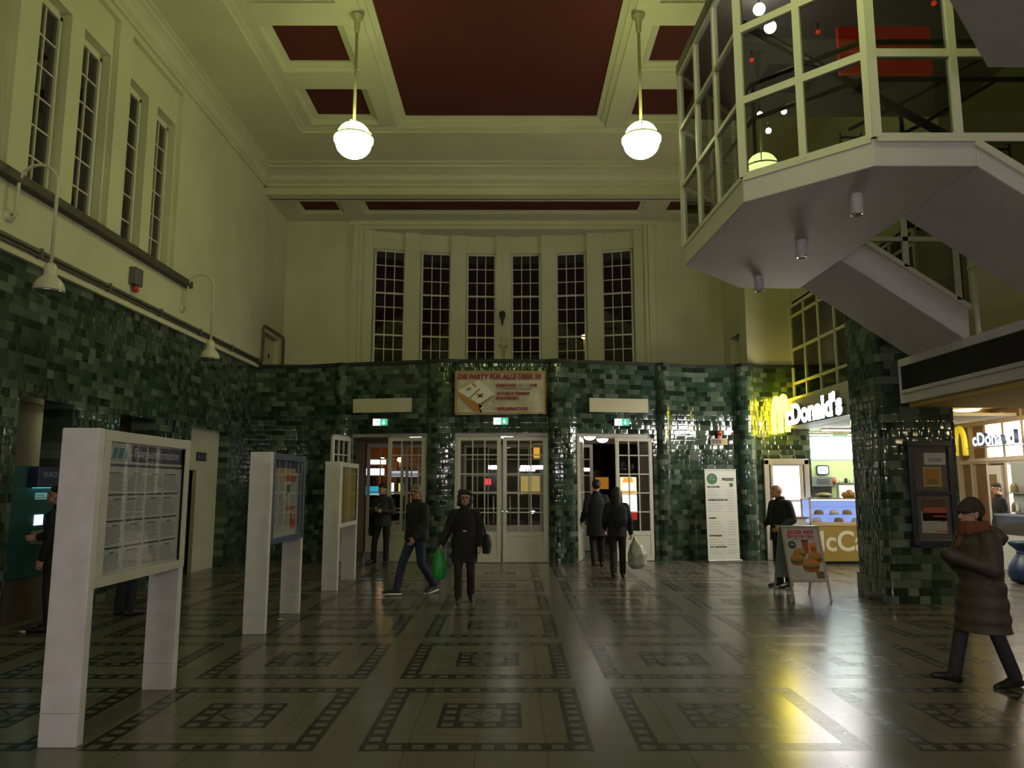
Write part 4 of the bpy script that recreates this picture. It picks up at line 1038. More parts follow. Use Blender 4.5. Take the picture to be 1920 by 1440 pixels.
# fluorescent shop lights
for k, (x, y) in enumerate(((7.9, 19.6), (9.3, 19.6), (7.9, 17.8), (9.3, 17.6))):
    o = thing('tube_lamp', ['tube lamp in the shop ceiling near the menu screen', 'tube lamp in the shop ceiling at the far right', 'tube lamp above the counter on the left', 'tube lamp above the counter on the right'][k], 'lamp', (x, y, 3.1), group='tube lamps in the shop')
    b = MB(); b.box(-.5, .5, -.1, .1, -.04, 0); b.build('housing', POST, o)
    b = MB(); b.box(-.48, .48, -.08, .08, -.06, -.04); b.build('diffuser', mat('lit_shop_tube', (1, 1, 1), .4, emit=(1., .93, .82), es=48.), o)
for k, (y, lab) in enumerate(((13.75, 'added fill tube under the fascia hidden behind the pier, farther one'), (12.95, 'added fill tube under the fascia hidden behind the pier, nearer one'))):  # fill tubes added out of sight to brighten the tiles and floor
    o = thing('tube_lamp', lab, 'lamp', (6.86, y, 3.10), group='tube lamps in the shop')
    b = MB(); b.box(-.1, .1, -.36, .36, -.04, 0); b.build('housing', POST, o)
    b = MB(); b.box(-.09, .09, -.35, .35, -.1, -.04); b.build('diffuser', mat('fascia_fill_tube', (1, 1, 1), .4, emit=(1., .98, .78), es=130.), o)
# white doorway beside the counter
o = thing('lit_door', 'white glazed door glowing brightly in the tiled wall left of the counter', 'door', (6.58, 18.09, 0))
b = MB()
for s in (-1, 1): b.box(s * .48 - .06, s * .48 + .06, -.1, 0, 0, 2.36); b.tube([(s * .36, -.07, 0), (s * .36, -.07, 2.3)], .03)
b.box(-.54, .54, -.1, 0, 2.24, 2.38); b.build('surround', mottled('white_surround', (.62, .57, .55), .06, 4, .4), o, bev=.012)
b = MB(); b.box(-.32, .32, -.05, -.03, .12, 2.22); b.build('lit_pane', mat('lit_door_pane', (1, 1, 1), .3, emit=(1., .93, .9), es=1.6), o)
b = MB(); b.box(-.33, .33, -.06, -.045, 1.36, 1.41); b.box(-.345, -.315, -.06, -.03, .1, 2.24); b.box(.315, .345, -.06, -.03, .1, 2.24); b.box(-.33, .33, -.06, -.03, .08, .14); b.build('rail', JOIN, o)
# menu screen
o = thing('menu_screen', 'wide glowing menu screen hung above the counter', 'screen', (7.95, 18.6, 2.66))
b = MB(); b.box(-.74, .92, 0, .06, -.3, .33); b.build('housing', mat('screen_case', (.35, .5, .46), .4), o, bev=.008)
b = MB(); b.box(-.7, .88, -.012, 0, -.26, .27); b.build('screen', mat('lit_menu', (.8, .95, 1), .3, emit=(.72, .93, 1.), es=5.), o)
flat([(-.66, -.1, -.5, -.02, 0, 1), (.3, -.06, .5, .02, 0, 1), (-.2, .02, -.18, .04, 0, 1)], 'menu_print', [mat('lit_menu_teal', (.3, .9, .9), .3, emit=(.25, .85, .85), es=1.6)], o, basis((0, -.013, 0), (1, 0, 0), (0, 0, 1)))
# counter
TAN = mottled('tan_laminate', (.36, .25, .07), .06, 2, .45); WOOD = mottled('light_wood', (.6, .45, .27), .1, 6, .4)
o = thing('shop_counter', 'tan shop counter with a large white lettering beside the pier', 'counter', (7.6, 17.1, 0))
b = MB(); b.box(-.86, 1.6, 0, .75, .06, .84); b.build('body', TAN, o, bev=.008)
b = MB(); b.box(-.84, 1.58, .04, .7, 0, .06); b.build('plinth', BLACK, o)
b = MB(); b.box(-.88, 1.62, -.02, .78, .84, .88); b.build('worktop', WOOD, o, bev=.006)
text('McCafé', .62, mat('lettering_white', (.75, .72, .62), .5), o, basis((-.98, -.003, .3), (1, 0, 0), (0, 0, 1)), bold=.012, width=1.75, ext=.003)
o = thing('display_case', 'blue-lit glass display case of cakes on the shop counter', 'display case', (7.6, 17.14, .882))
b = MB()
for x in (-.86, 1.55): b.box(x, x + .035, 0, .035, 0, .56); b.box(x, x + .035, .5, .535, 0, .56)
b.box(-.86, 1.585, 0, .54, .545, .575); b.box(-.86, 1.585, 0, .03, 0, .03); b.build('frame', WOOD, o)
b = MB(); b.box(-.83, 1.55, .01, .016, .03, .545); b.build('pane', GLASS, o)
b = MB(); b.box(-.83, 1.55, .06, .5, .2, .208); b.box(-.83, 1.55, .1, .5, .38, .388); b.build('shelf', glass_material('shelf_glass', (.75, .8, .95)), o)
b = MB(); b.box(-.83, 1.55, .5, .52, .02, .54); b.build('lit_back', mat('lit_blue', (.5, .6, 1), .4, emit=(.3, .42, .95), es=.75), o)
b = MB(); b.box(-.8, 1.5, .05, .1, .53, .545); b.build('strip_light', mat('lit_bluewhite', (.8, .9, 1), .4, emit=(.7, .85, 1.), es=5.), o)
CAKE = mottled('pastry', (.42, .24, .1), .25, 9, .7); CREAMY = mat('cake_cream', (.75, .68, .6), .6)
for k, (x, z, m_, l) in enumerate(((-.55, .21, CAKE, 'brown pastry on the middle shelf at the left'), (-.2, .21, CREAMY, 'pale cake on the middle shelf of the case'), (.1, .21, CAKE, 'brown pastry on the middle shelf at the right'),
                                   (-.6, .03, CREAMY, 'pale cake on the case floor at the left'), (-.1, .03, CAKE, 'brown pastry on the case floor'), (.3, .03, CREAMY, 'pale cake on the case floor next to the pier'))):
    t = thing('cake', l, 'cake', (7.6 + x, 17.4, .882 + z + .002), group='cakes in the display case')
    b = MB(); b.lathe([(.085, 0), (.1, .015), (.1, .05), (.08, .085), (.03, .1)], n=16); b.build('cake_body', m_, t); b = MB(); b.lathe([(.11, -.002), (.125, .008), (.1, .006)], n=16); b.build('plate', WHITE, t)
# on the counter and behind
o = thing('coffee_machine', 'dark coffee machine behind the counter below the green shelf', 'coffee machine', (8.2, 20.1, 1.0))
b = MB(); b.box(-.27, .25, -.2, .2, .0, .72); b.build('body', mat('machine_dark', (.06, .06, .065), .35, .5), o, bev=.02)
b = MB(); b.box(-.28, .26, -.24, .2, .72, .98); b.build('grille_panel', mat('machine_silver', (.4, .45, .5), .3, .6), o, bev=.01)
b = MB()
for k in range(4): b.box(-.17, .18, -.246, -.24, .78 + .04 * k, .792 + .04 * k)
b.build('slots', BLACK, o)
b = MB(); b.box(-.24, .22, -.3, -.2, .25, .3); b.tube([(-.1, -.27, .3), (-.1, -.27, .5)], .025); b.tube([(.1, -.27, .3), (.1, -.27, .5)], .025); b.build('spout', CHROME, o)
mb = MB(); mb.box(7.25, 9.75, 19.8, 20.4, .86, .99); mb.box(7.3, 9.7, 19.85, 20.4, 0, .86)
tag(mb.build('back_counter', mottled('worktop_grey', (.4, .4, .38), .06, 4, .5)), 'grey work counter along the green shop wall', 'counter')
o = thing('lit_wall_sign', 'dark blue framed lit sign on the green shop wall', 'sign', (8.42, 20.35, 2.16))
b = MB(); b.prism(rrect(-.17, .17, -.13, .13, .06), 0, .05); b.build('frame', NAVY, o, mx=basis((0, .05, 0), (1, 0, 0), (0, 0, 1)))
b = MB(); b.prism(rrect(-.14, .14, -.1, .1, .05), .05, .056); b.build('lit_face', mat('lit_face', (1, 1, 1), .4, emit=(.95, .93, 1), es=2.), o, mx=basis((0, .05, 0), (1, 0, 0), (0, 0, 1)))
flat([(-.09, -.02, -.03, .005, 0, 1), (.03, -.02, .09, .005, 0, 1), (-.12, .05, .12, .06, 0, 1)], 'print', [NAVY], o, basis((0, -.007, 0), (1, 0, 0), (0, 0, 1)))
o = tag(MB().box(-.0, .26, -.2, 0, 0, .02).build('wall_shelf', BLACK), 'small black shelf with a red pot on the green wall', 'shelf'); o.location = (8.53, 20.44, 1.78)
t = thing('pot', 'red pot standing on the small black wall shelf', 'pot', (8.68, 20.34, 1.802)); b = MB(); b.lathe([(.05, 0), (.075, .05), (.07, .13), (.05, .15)], n=16); b.build('pot_body', mat('pot_red', (.5, .1, .04), .5), t); b = MB(); b.lathe([(.052, .15), (.052, .19), (.02, .2)], n=16); b.build('lid', WHITE, t)
o = thing('serving_hatch', 'bright kitchen hatch in the green wall next to the pier', 'hatch', (9.15, 20.44, 1.45))
b = MB(); b.box(-.34, .4, -.03, 0, .3, .36); b.box(-.34, -.29, -.03, 0, -.2, .3); b.build('frame', METAL, o); b = MB(); b.box(-.3, .4, -.01, 0, -.2, .3); b.build('lit_opening', mat('lit_hatch', (1, 1, .95), .4, emit=(1, .98, .9), es=2.), o)
for k in range(4):
    t = thing('jar', ['white jar on the hatch ledge nearest the red pot', 'dark jar on the hatch ledge', 'pale jar on the hatch ledge between dark ones', 'brown jar on the hatch ledge next to the pier'][k], 'jar', (8.9 + .13 * k, 20.36, 1.812), group='jars on the hatch ledge')
    b = MB(); b.lathe([(.035, 0), (.042, .02), (.042, .09 + .02 * (k % 2)), (.03, .11 + .02 * (k % 2))], n=12); b.build('jar_body', [WHITE, BLACK, WHITE, INKB][k], t)
t = thing('bread_basket', 'brown basket heaped with bread on top of the display case', 'basket', (7.78, 17.4, 1.46))
b = MB(); b.lathe([(.14, 0), (.19, .08), (.185, .09), (.13, .01)], n=18); b.build('basket', INKB, t)
b = MB()
for k in range(7): a = 2.4 * k; b.ball((.1 * math.cos(a) * (k > 0), .09 * math.sin(a) * (k > 0), .1 + .05 * (k == 0)), .08, .055, .05, 12)
b.build('bread', mottled('bread_crust', (.42, .2, .07), .25, 12, .7), t)
t = thing('salad_bowl', 'low bowl of greens on the tray above the display case', 'bowl', (7.2, 17.4, 1.46))
b = MB(); b.lathe([(.1, 0), (.2, .06), (.195, .07), (.09, .012)], n=20); b.build('bowl', METAL, t); b = MB(); b.ball((0, 0, .06), .18, .16, .05, 14); b.build('greens', mat('greens', (.3, .3, .05), .7), t)
tag(MB().box(6.75, 7.5, 17.2, 17.66, 1.459, 1.475).build('tray', METAL), 'flat metal tray on top of the display case', 'tray'); bpy.data.objects['salad_bowl'].location.z = 1.476
bpy.data.objects['bread_basket'].location.z = 1.459
t = thing('side_table', 'small white stand with a brown tray left of the counter', 'table', (6.44, 17.3, 0))
b = MB(); b.box(-.2, .2, -.18, .18, 0, 1.0); b.build('cabinet', mottled('stand_white', (.6, .56, .56), .04, 3, .5), t, bev=.01); b = MB(); b.box(-.22, .26, -.2, .2, 1.0, 1.04); b.build('tray', INKB, t)
flat([(-.14, .82, .14, .835, 0, 1), (-.1, .76, .1, .772, 0, 1)], 'print', [mat('ink_rust', (.35, .15, .08), .6)], t, basis((0, -.181, 0), (1, 0, 0), (0, 0, 1)))
# second shop front beyond the pier, running along the aisle
o = thing('shop_sign', 'white restaurant lettering with a yellow arch beyond the pier at the right edge', 'sign', (10.8, 17.6, 2.72))
YP = mat('arch_yellow', (.75, .6, .02), .4, emit=(1., .8, .05), es=.35)
arches(o, basis((-.08, .5, .06), (.12, -1, 0), (0, 0, 1)), .7, .66, YP)
RET2 = mat('letter_return_navy', (.03, .05, .12), .4); LW2 = mat('lit_letters_soft', (.9, .95, 1), .4, emit=(.75, .9, 1.), es=1.1)
text('cDona', .4, LW2, o, basis((-.06, -.24, -.06), (0, -1, 0), (0, 0, 1)), bold=.012, width=1.05, ext=.05, side=RET2); text('d', .4, LW2, o, basis((-.06, -1.5, -.06), (0, -1, 0), (0, 0, 1)), bold=.012, ext=.05, side=RET2)
b = MB(); b.box(-.02, .0, -2.2, .3, -.12, -.09); b.build('mounting_rail', METAL, o)
PANE = mat('lit_window', (1, 1, 1), .4, emit=(1., .9, .8), es=5.)
mb = MB(); mb.box(9.9, 11.2, 18.6, 18.7, 0, 3.5); mb.box(9.8, 9.9, 17.6, 20.4, 0, 3.5); struct(mb.build('wall_aisle', CREAM), 'cream wall at the end of the shop aisle')
o = thing('shop_facade', 'brightly lit glazed shop front at the right edge beyond the pier', 'shop front', (11.1, 16.5, 0))
b = MB()
for y in (2.05, 1.55, .95, .3, -.35, -1.0, -1.6, -2.4): b.box(-.06, .06, y - .04, y + .04, 0, 3.4)
for z in (.05, 2.3, 3.2): b.box(-.05, .05, -4, 2.1, z - .05, z + .05)
b.box(-.1, .06, -4, 1.6, 2.3, 2.38); b.build('frame', mottled('front_frame', (.55, .47, .38), .05, 3, .5), o)
for k, (y0, y1) in enumerate(((.99, .34), (.26, -.31), (-.39, -.96), (-1.04, -1.56))):
    b = MB(); b.box(.0, .02, y1, y0, 2.4, 3.15); b.build('lit_pane', PANE, o)
b = MB(); b.box(.0, .02, -.3, .26, .6, 2.2); b.build('lit_doorway', PANE, o)
b = MB(); b.box(.02, .03, -4, 2.1, 0, 3.5); b.build('back_panel', mottled('front_brown', (.25, .15, .08), .1, 2), o)
b = MB(); b.box(-.12, .0, .42, .9, .05, 2.2); b.build('fridge_door', mat('fridge_white', (.7, .66, .58), .4), o, bev=.01); b = MB(); b.box(-.13, -.12, .55, .8, 1.2, 2.0); b.box(-.13, -.12, .55, .8, .4, 1.1); b.build('fridge_glass', INKB, o)
o = thing('service_counter', 'pale steel service counter with a dark glass front at the right edge', 'counter', (10.3, 15.6, 0))
b = MB(); b.box(0, .7, -1.6, .5, 0, .75); b.build('body', mottled('counter_pale', (.55, .53, .5), .05, 3, .5), o, bev=.01); b = MB(); b.box(-.02, .7, -1.6, .5, .75, 1.12); b.build('glass_front', mat('case_dark', (.05, .05, .045), .15), o); b = MB(); b.box(-.04, .72, -1.62, .52, 1.12, 1.16); b.build('worktop', METAL, o)
o = thing('shelf_unit', 'grey steel shelf unit with bottles behind the service counter', 'shelf', (10.75, 15.95, 1.16))
b = MB(); b.box(0, .25, -.5, .25, 0, 1.1)
b.build('back', mat('steel_pale', (.4, .4, .37), .4), o); b = MB(); b.box(-.16, 0, -.5, .25, .02, .04); b.box(-.16, 0, -.5, .25, .42, .44); b.build('shelf', METAL, o)
for k in range(4):
    t = thing('bottle', ['small bottle on the lower steel shelf, far end', 'small bottle on the lower steel shelf, near end', 'small bottle on the upper steel shelf, far end', 'small bottle on the upper steel shelf, near end'][k], 'bottle', (10.67, 16.1 - .14 * (k % 2), 1.202 + .4 * (k // 2)), group='bottles on the steel shelf')
    b = MB(); b.lathe([(.03, 0), (.035, .02), (.035, .12), (.012, .16), (.012, .19)], n=12); b.build('bottle_body', [INKB, WHITE, BRASS, INKB][k], t)
def aisle(x, y, label, z=3.5):
    o = thing('ceiling_lamp', label, 'lamp', (x, y, z), group='drum lamps in the shop aisle')
    b = MB(); b.lathe([(.26, 0), (.28, -.02), (.28, -.16), (.26, -.17)], n=28); b.build('drum', mottled('drum_cream', (.6, .55, .42), .04, 3, .5), o)
    b = MB(); b.lathe([(.255, -.165), (.22, -.19), (.1, -.205), (.02, -.207)], n=28); b.build('diffuser', mat('lit_drum', (1, 1, 1), .4, emit=(1., .8, .45), es=48.), o)
aisle(9.6, 15.7, 'cream drum ceiling lamp just right of the pier'); aisle(9.45, 13.6, 'cream drum ceiling lamp at the right edge'); aisle(8.2, 9.6, 'drum ceiling lamp under the gallery beside the pier, outside the view', 2.94); aisle(8.6, 6.4, 'drum ceiling lamp in the near part of the aisle, outside the view', 2.94); aisle(9.6, 18.2, 'drum ceiling lamp deep in the shop aisle')
# tied blue sack
o = thing('sack', 'dark blue tied sack standing at the right edge by the service counter', 'sack', (9.25, 13.75, 0))
b = MB(); b.lathe([(.12, 0), (.24, .03), (.29, .15), (.27, .3), (.19, .45), (.12, .54), (.13, .58), (.24, .68), (.27, .74), (.2, .75)], n=22); b.build('bag', mottled('blue_bag', (.006, .016, .055), .15, 5, .45), o)
b = MB(); b.lathe([(.125, .52), (.145, .55), (.13, .58)], n=20); b.build('tie', NAVY, o)

# ================================================================== THE STREET OUTSIDE
ASPH = mottled('asphalt', (.03, .03, .03), .2, 1.5, .6)
mb = MB(); mb.box(-40, 40, 20.6, 70, -.2, -.02); struct(mb.build('ground', ASPH), 'dark wet street outside')
def facade(x0, x1, y, h, m, label):
    o = thing('building', label, 'building', ((x0 + x1) / 2, y, 0)); w = (x1 - x0) / 2
    b = MB(); b.box(-w, w, 0, 6, 0, h); b.build('wall', m, o)
    k = 0
    for zz in range(int(h // 3.2)):
        x = -w + 1.2
        while x < w - 1:
            b = MB(); b.box(x, x + 1.1, -.06, .02, 1.2 + 3.2 * zz, 2.9 + 3.2 * zz); b.build('window', mat('dark_window', (.01, .01, .012), .1), o); x += 2.6
    return o
BRK = mottled('brown_brick', (.16, .07, .03), .2, 1, .8)
facade(-24, -4.4, 47.2, 13, BRK, 'brown building across the street seen through the left doorway')
facade(-5.8, 7, 56, 12, mottled('dark_render', (.07, .045, .03), .2, 1, .8), 'dark building across the street seen through the middle doorway')
facade(7.4, 26, 54, 12, mottled('grey_render', (.06, .05, .045), .2, 1, .8), 'dark building across the street seen through the right doorway')
SOD = mat('lit_sodium', (1, .6, .2), .4, emit=(1., .5, .1), es=70.)
def street_lamp(x, y, z, label):
    o = thing('street_lamp', label, 'street lamp', (x, y, -.02), group='orange street lamps outside')
    b = MB(); b.tube([(0, 0, 0), (0, 0, z + .15)], .05, r2=.035); b.build('post', BLACK, o)
    b = MB(); b.ball((0, 0, z), .17, .17, .13); b.build('lamp_head', SOD, o)
    b = MB(); b.lathe([(.2, z + .12), (.12, z + .2), (.03, z + .24)], n=16); b.build('cap', BLACK, o)
street_lamp(-7.78, 45, 3.3, 'orange street lamp outside, left of two through the left doorway'); street_lamp(-6.72, 45, 3.3, 'orange street lamp outside, right of two through the left doorway'); street_lamp(4.42, 45, 10.8, 'tall orange street lamp shining through an upper bay window')
def lightbox(name, x, y, z, w, h, m, label, cat='sign', post=True, d=.12):
    o = thing(name, label, cat, (x, y, 0))
    b = MB(); b.box(-w / 2, w / 2, -d, 0, z - h / 2, z + h / 2); b.build('lit_face', m, o)
    b = MB(); b.box(-w / 2 - .04, w / 2 + .04, -d + .02, .06, z - h / 2 - .04, z + h / 2 + .04)
    if post: b.box(-.04, .04, -.02, .04, -.02, z - h / 2)
    b.build('housing', METAL, o)
    return o
OW = mat('lit_outdoor_white', (1, 1, 1), .4, emit=(.92, .92, 1.), es=3.2); OR_ = mat('lit_outdoor_red', (1, .05, .05), .4, emit=(1., .03, .05), es=2.); OT = mat('lit_outdoor_teal', (.05, .6, .7), .4, emit=(.03, .4, .55), es=1.); OO = mat('lit_outdoor_amber', (1, .6, .1), .4, emit=(1., .5, .06), es=1.)
lightbox('light_sign', -7.2, 40, 3.0, 1.0, .28, OW, 'white lit sign outside, upper of two at the left doorway'); lightbox('light_sign', -7.2, 39.5, 2.45, 1.0, .34, OW, 'white lit sign outside, lower of two at the left doorway')
lightbox('light_sign', -5.7, 40, 2.35, 1.4, .3, mat('lit_dim_white', (1, 1, 1), .4, emit=(.7, .72, .8), es=.9), 'dim row of lit panels outside the left doorway')
lightbox('kiosk_window', -7.1, 39, 1.3, 1.2, .8, OT, 'teal lit kiosk window outside the left doorway', 'kiosk', d=.3); lightbox('light_strip', -6.2, 39, 1.5, .2, .75, OW, 'narrow white lit strip outside beside the teal kiosk'); lightbox('light_strip', -5.75, 39.2, 1.5, .26, .7, mat('lit_lime', (.8, 1, .3), .4, emit=(.75, .8, .2), es=1.2), 'narrow yellow-green lit strip outside the left doorway')
lightbox('light_sign', -1.35, 42, 1.95, .35, .32, OR_, 'small red lit sign outside the middle doorway')
lightbox('lit_shop_window', 1.3, 48, 1.6, 1.5, 1.6, mat('lit_ochre', (.9, .7, .3), .4, emit=(.8, .58, .2), es=.55), 'ochre lit shop window across the street', 'window', False)
lightbox('lit_shop_window', 2.05, 55.8, 4.6, .9, 1.7, OO, 'amber lit upper window across the street', 'window', False)
lightbox('lit_shop_window', 6.2, 52, 1.9, .9, .8, mat('lit_dim_amber', (1, .5, .1), .4, emit=(1., .42, .04), es=.28), 'amber lit shop window outside the right doorway', 'window', False)
o = thing('poster_stand', 'brightly lit poster stand outside the right doorway', 'poster stand', (3.58, 23.2, 0))
b = MB(); b.box(-.28, .28, 0, .12, .2, 2.05); b.box(-.32, .32, -.05, .17, -.02, .2); b.build('housing', METAL, o)
b = MB(); b.box(-.25, .25, -.01, 0, .95, 1.45); b.build('lit_sheet', mat('lit_poster_white', (1, 1, 1), .4, emit=(1, 1, 1), es=3.5), o)
flat([(-.25, 1.47, .25, 2.0, 0, 0), ([(-.2, 1.5), (.2, 1.5), (.22, 1.58), (-.22, 1.58)], 1, 1), ([(-.2, 1.62), (.22, 1.62), (.18, 1.8), (-.16, 1.8)], 2, 1), ([(-.18, 1.84), (.16, 1.84), (.12, 1.98), (-.14, 1.98)], 1, 1), (-.25, .7, .25, .92, 3, 0)],
     'lit_picture', [mat('lit_pic_cream', (1, .9, .7), .4, emit=(1., .8, .5), es=1.4), mat('lit_pic_orange', (1, .5, .1), .4, emit=(1., .42, .06), es=1.2), mat('lit_pic_pale', (1, .9, .8), .4, emit=(1., .85, .75), es=1.8), mat('lit_pic_red', (.8, .05, .03), .4, emit=(.7, .03, .02), es=.7)], o, basis((0, -.012, 0), (1, 0, 0), (0, 0, 1)))
def car(x, y, rz, label, body):
    o = thing('car', label, 'car', (x, y, -.02), rz, 'cars parked outside')
    prof = [(-2.1, .35), (-2.15, .7), (-1.9, .85), (-1.1, .92), (-.5, 1.38), (.9, 1.42), (1.6, 1.0), (2.05, .92), (2.15, .6), (2.1, .35)]
    b = MB(); n = len(prof)
    vs = [(px, s * (.82 if z < 1 else .66), z) for s in (-1, 1) for px, z in prof]
    b.add(vs, [tuple(range(n)), tuple(range(2 * n - 1, n - 1, -1))] + [(i, n + i, n + (i + 1) % n, (i + 1) % n) for i in range(n)]); b.build('body', body, o, bev=.05)
    b = MB(); b.prism([(-.95, .95), (-.48, 1.3), (.85, 1.34), (1.4, 1.0)], -.7, .7); b.build('window', mat('car_glass', (.01, .01, .012), .05), o, mx=basis((0, 0, 0), (1, 0, 0), (0, 0, 1)))
    for px in (-1.3, 1.35):
        for s in (-.8, .8):
            b = MB(); b.tube([(px, s - .1, .32), (px, s + .1, .32)], .32, 18); b.build('wheel', BLACK, o)
    for s in (-.6, .6):
        b = MB(); b.ball((-2.12, s, .68), .03, .13, .07, 10); b.build('headlight', mat('lit_headlamp', (1, 1, 1), .3, emit=(1., .98, .92), es=8.), o)
car(1.0, 33, R(70), 'dark car with lit headlights outside the middle doorway', mat('car_paint', (.02, .02, .025), .2, .3))
car(-5.6, 31, R(60), 'dark car with lit headlights outside the left doorway', mat('car_paint_grey', (.05, .05, .055), .2, .3))
# ================================================================== PEOPLE
def cap_mesh(bm_add, p, q, r1, r2, n=14):
    """closed tapered limb with rounded ends"""
    p, q = Vector(p), Vector(q); d = (q - p); L_ = d.length or 1e-4; t = d.normalized() if d.length > 1e-6 else Vector((0, 0, 1))
    ref = Vector((0, 0, 1)) if abs(t.z) < .9 else Vector((1, 0, 0)); e1 = (ref - t * ref.dot(t)).normalized(); e2 = t.cross(e1)
    rings = [(-r1 * math.cos(a), r1 * math.sin(a)) for a in [PI / 2 * k / 4 for k in range(5)]] + [(L_ + r2 * math.sin(a), r2 * math.cos(a)) for a in [PI / 2 * k / 4 for k in range(5)]]
    vs, fs = [], []
    for s_, r in rings:
        r = max(r, 1e-4)
        for j in range(n): w = 2 * PI * j / n; vs.append(p + t * s_ + e1 * (r * math.cos(w)) + e2 * (r * math.sin(w)))
    for i in range(len(rings) - 1):
        for j in range(n): fs.append((i * n + j, i * n + (j + 1) % n, (i + 1) * n + (j + 1) % n, (i + 1) * n + j))
    fs += [tuple(range(n - 1, -1, -1)), tuple(range((len(rings) - 1) * n, len(rings) * n))]
    bm_add(vs, fs)
class Body:
    """soft volume of limbs and rings merged into one continuous skin"""
    def __init__(s): s.m = MB()
    def limb(s, p, q, r1, r2): cap_mesh(lambda v, f: s.m.add(v, f), p, q, r1, r2); return s
    def chain(s, *pr):
        for (p, r1), (q, r2) in zip(pr, pr[1:]): s.limb(p, q, r1, r2)
        return s
    def egg(s, c, rx, ry, rz): s.m.ball(c, rx, ry, rz, 18); return s
    def loft(s, rings, n=22, fold=None):
        """rings of (centre, rx, ry) stacked along the trunk"""
        vs, fs = [], []
        for i, (c, rx, ry) in enumerate(rings):
            for j in range(n):
                w = 2 * PI * j / n; k = 1 if not fold else 1 + fold * math.sin(6 * w + i)
                vs.append((c[0] + rx * k * math.cos(w), c[1] + ry * k * math.sin(w), c[2]))
        for i in range(len(rings) - 1):
            for j in range(n): fs.append((i * n + j, i * n + (j + 1) % n, (i + 1) * n + (j + 1) % n, (i + 1) * n + j))
        fs += [tuple(range(n - 1, -1, -1)), tuple(range((len(rings) - 1) * n, len(rings) * n))]
        s.m.add(vs, fs); return s
    def make(s, name, m, parent, vox=.012, smooth=4):
        me = bpy.data.meshes.new(name); me.from_pydata([tuple(v) for v in s.m.v], [], s.m.f)
        o = bpy.data.objects.new(name, me); C.objects.link(o)
        r = o.modifiers.new('r', 'REMESH'); r.mode = 'VOXEL'; r.voxel_size = vox; r.use_smooth_shade = True
        k = o.modifiers.new('s', 'SMOOTH'); k.iterations = smooth; k.factor = .5
        dg = bpy.context.evaluated_depsgraph_get(); dg.update()
        out = bpy.data.meshes.new_from_object(o.evaluated_get(dg)); bpy.data.objects.remove(o); bpy.data.meshes.remove(me)
        out.name = name; out.materials.clear(); out.materials.append(m)
        o = bpy.data.objects.new(name, out); C.objects.link(o); o.parent = parent
        return o
SKIN = mottled('skin', (.45, .25, .17), .08, 14, .5); SKIN2 = mottled('skin_tan', (.38, .2, .13), .08, 14, .5)
HAIRD = mottled('dark_hair', (.015, .011, .009), .3, 40, .5); HAIRG = mottled('grey_hair', (.16, .15, .14), .3, 40, .6)
CLB = mottled('black_cloth', (.012, .012, .014), .25, 8, .8, .5, bscale=22.); CLN = mottled('navy_cloth', (.014, .016, .026), .25, 8, .8, .5, bscale=22.); JEAN = mottled('denim', (.028, .035, .07), .25, 10, .85, .3)
CLG = mottled('charcoal_cloth', (.03, .03, .033), .25, 8, .8, .5, bscale=22.); TAUPE = mottled('taupe_quilt', (.058, .043, .037), .2, 6, .6, .3); MAROON = mottled('dark_plum', (.03, .015, .018), .2, 8, .8)
SHOE = mat('shoe_black', (.01, .01, .011), .45); SOLE = mat('sole_white', (.6, .6, .58), .6); EYE = mat('eye_dark', (.01, .008, .007), .15); LIP = mat('lips', (.3, .1, .08), .5)
def lerp(a, b, t): return tuple(a[i] + (b[i] - a[i]) * t for i in range(3))
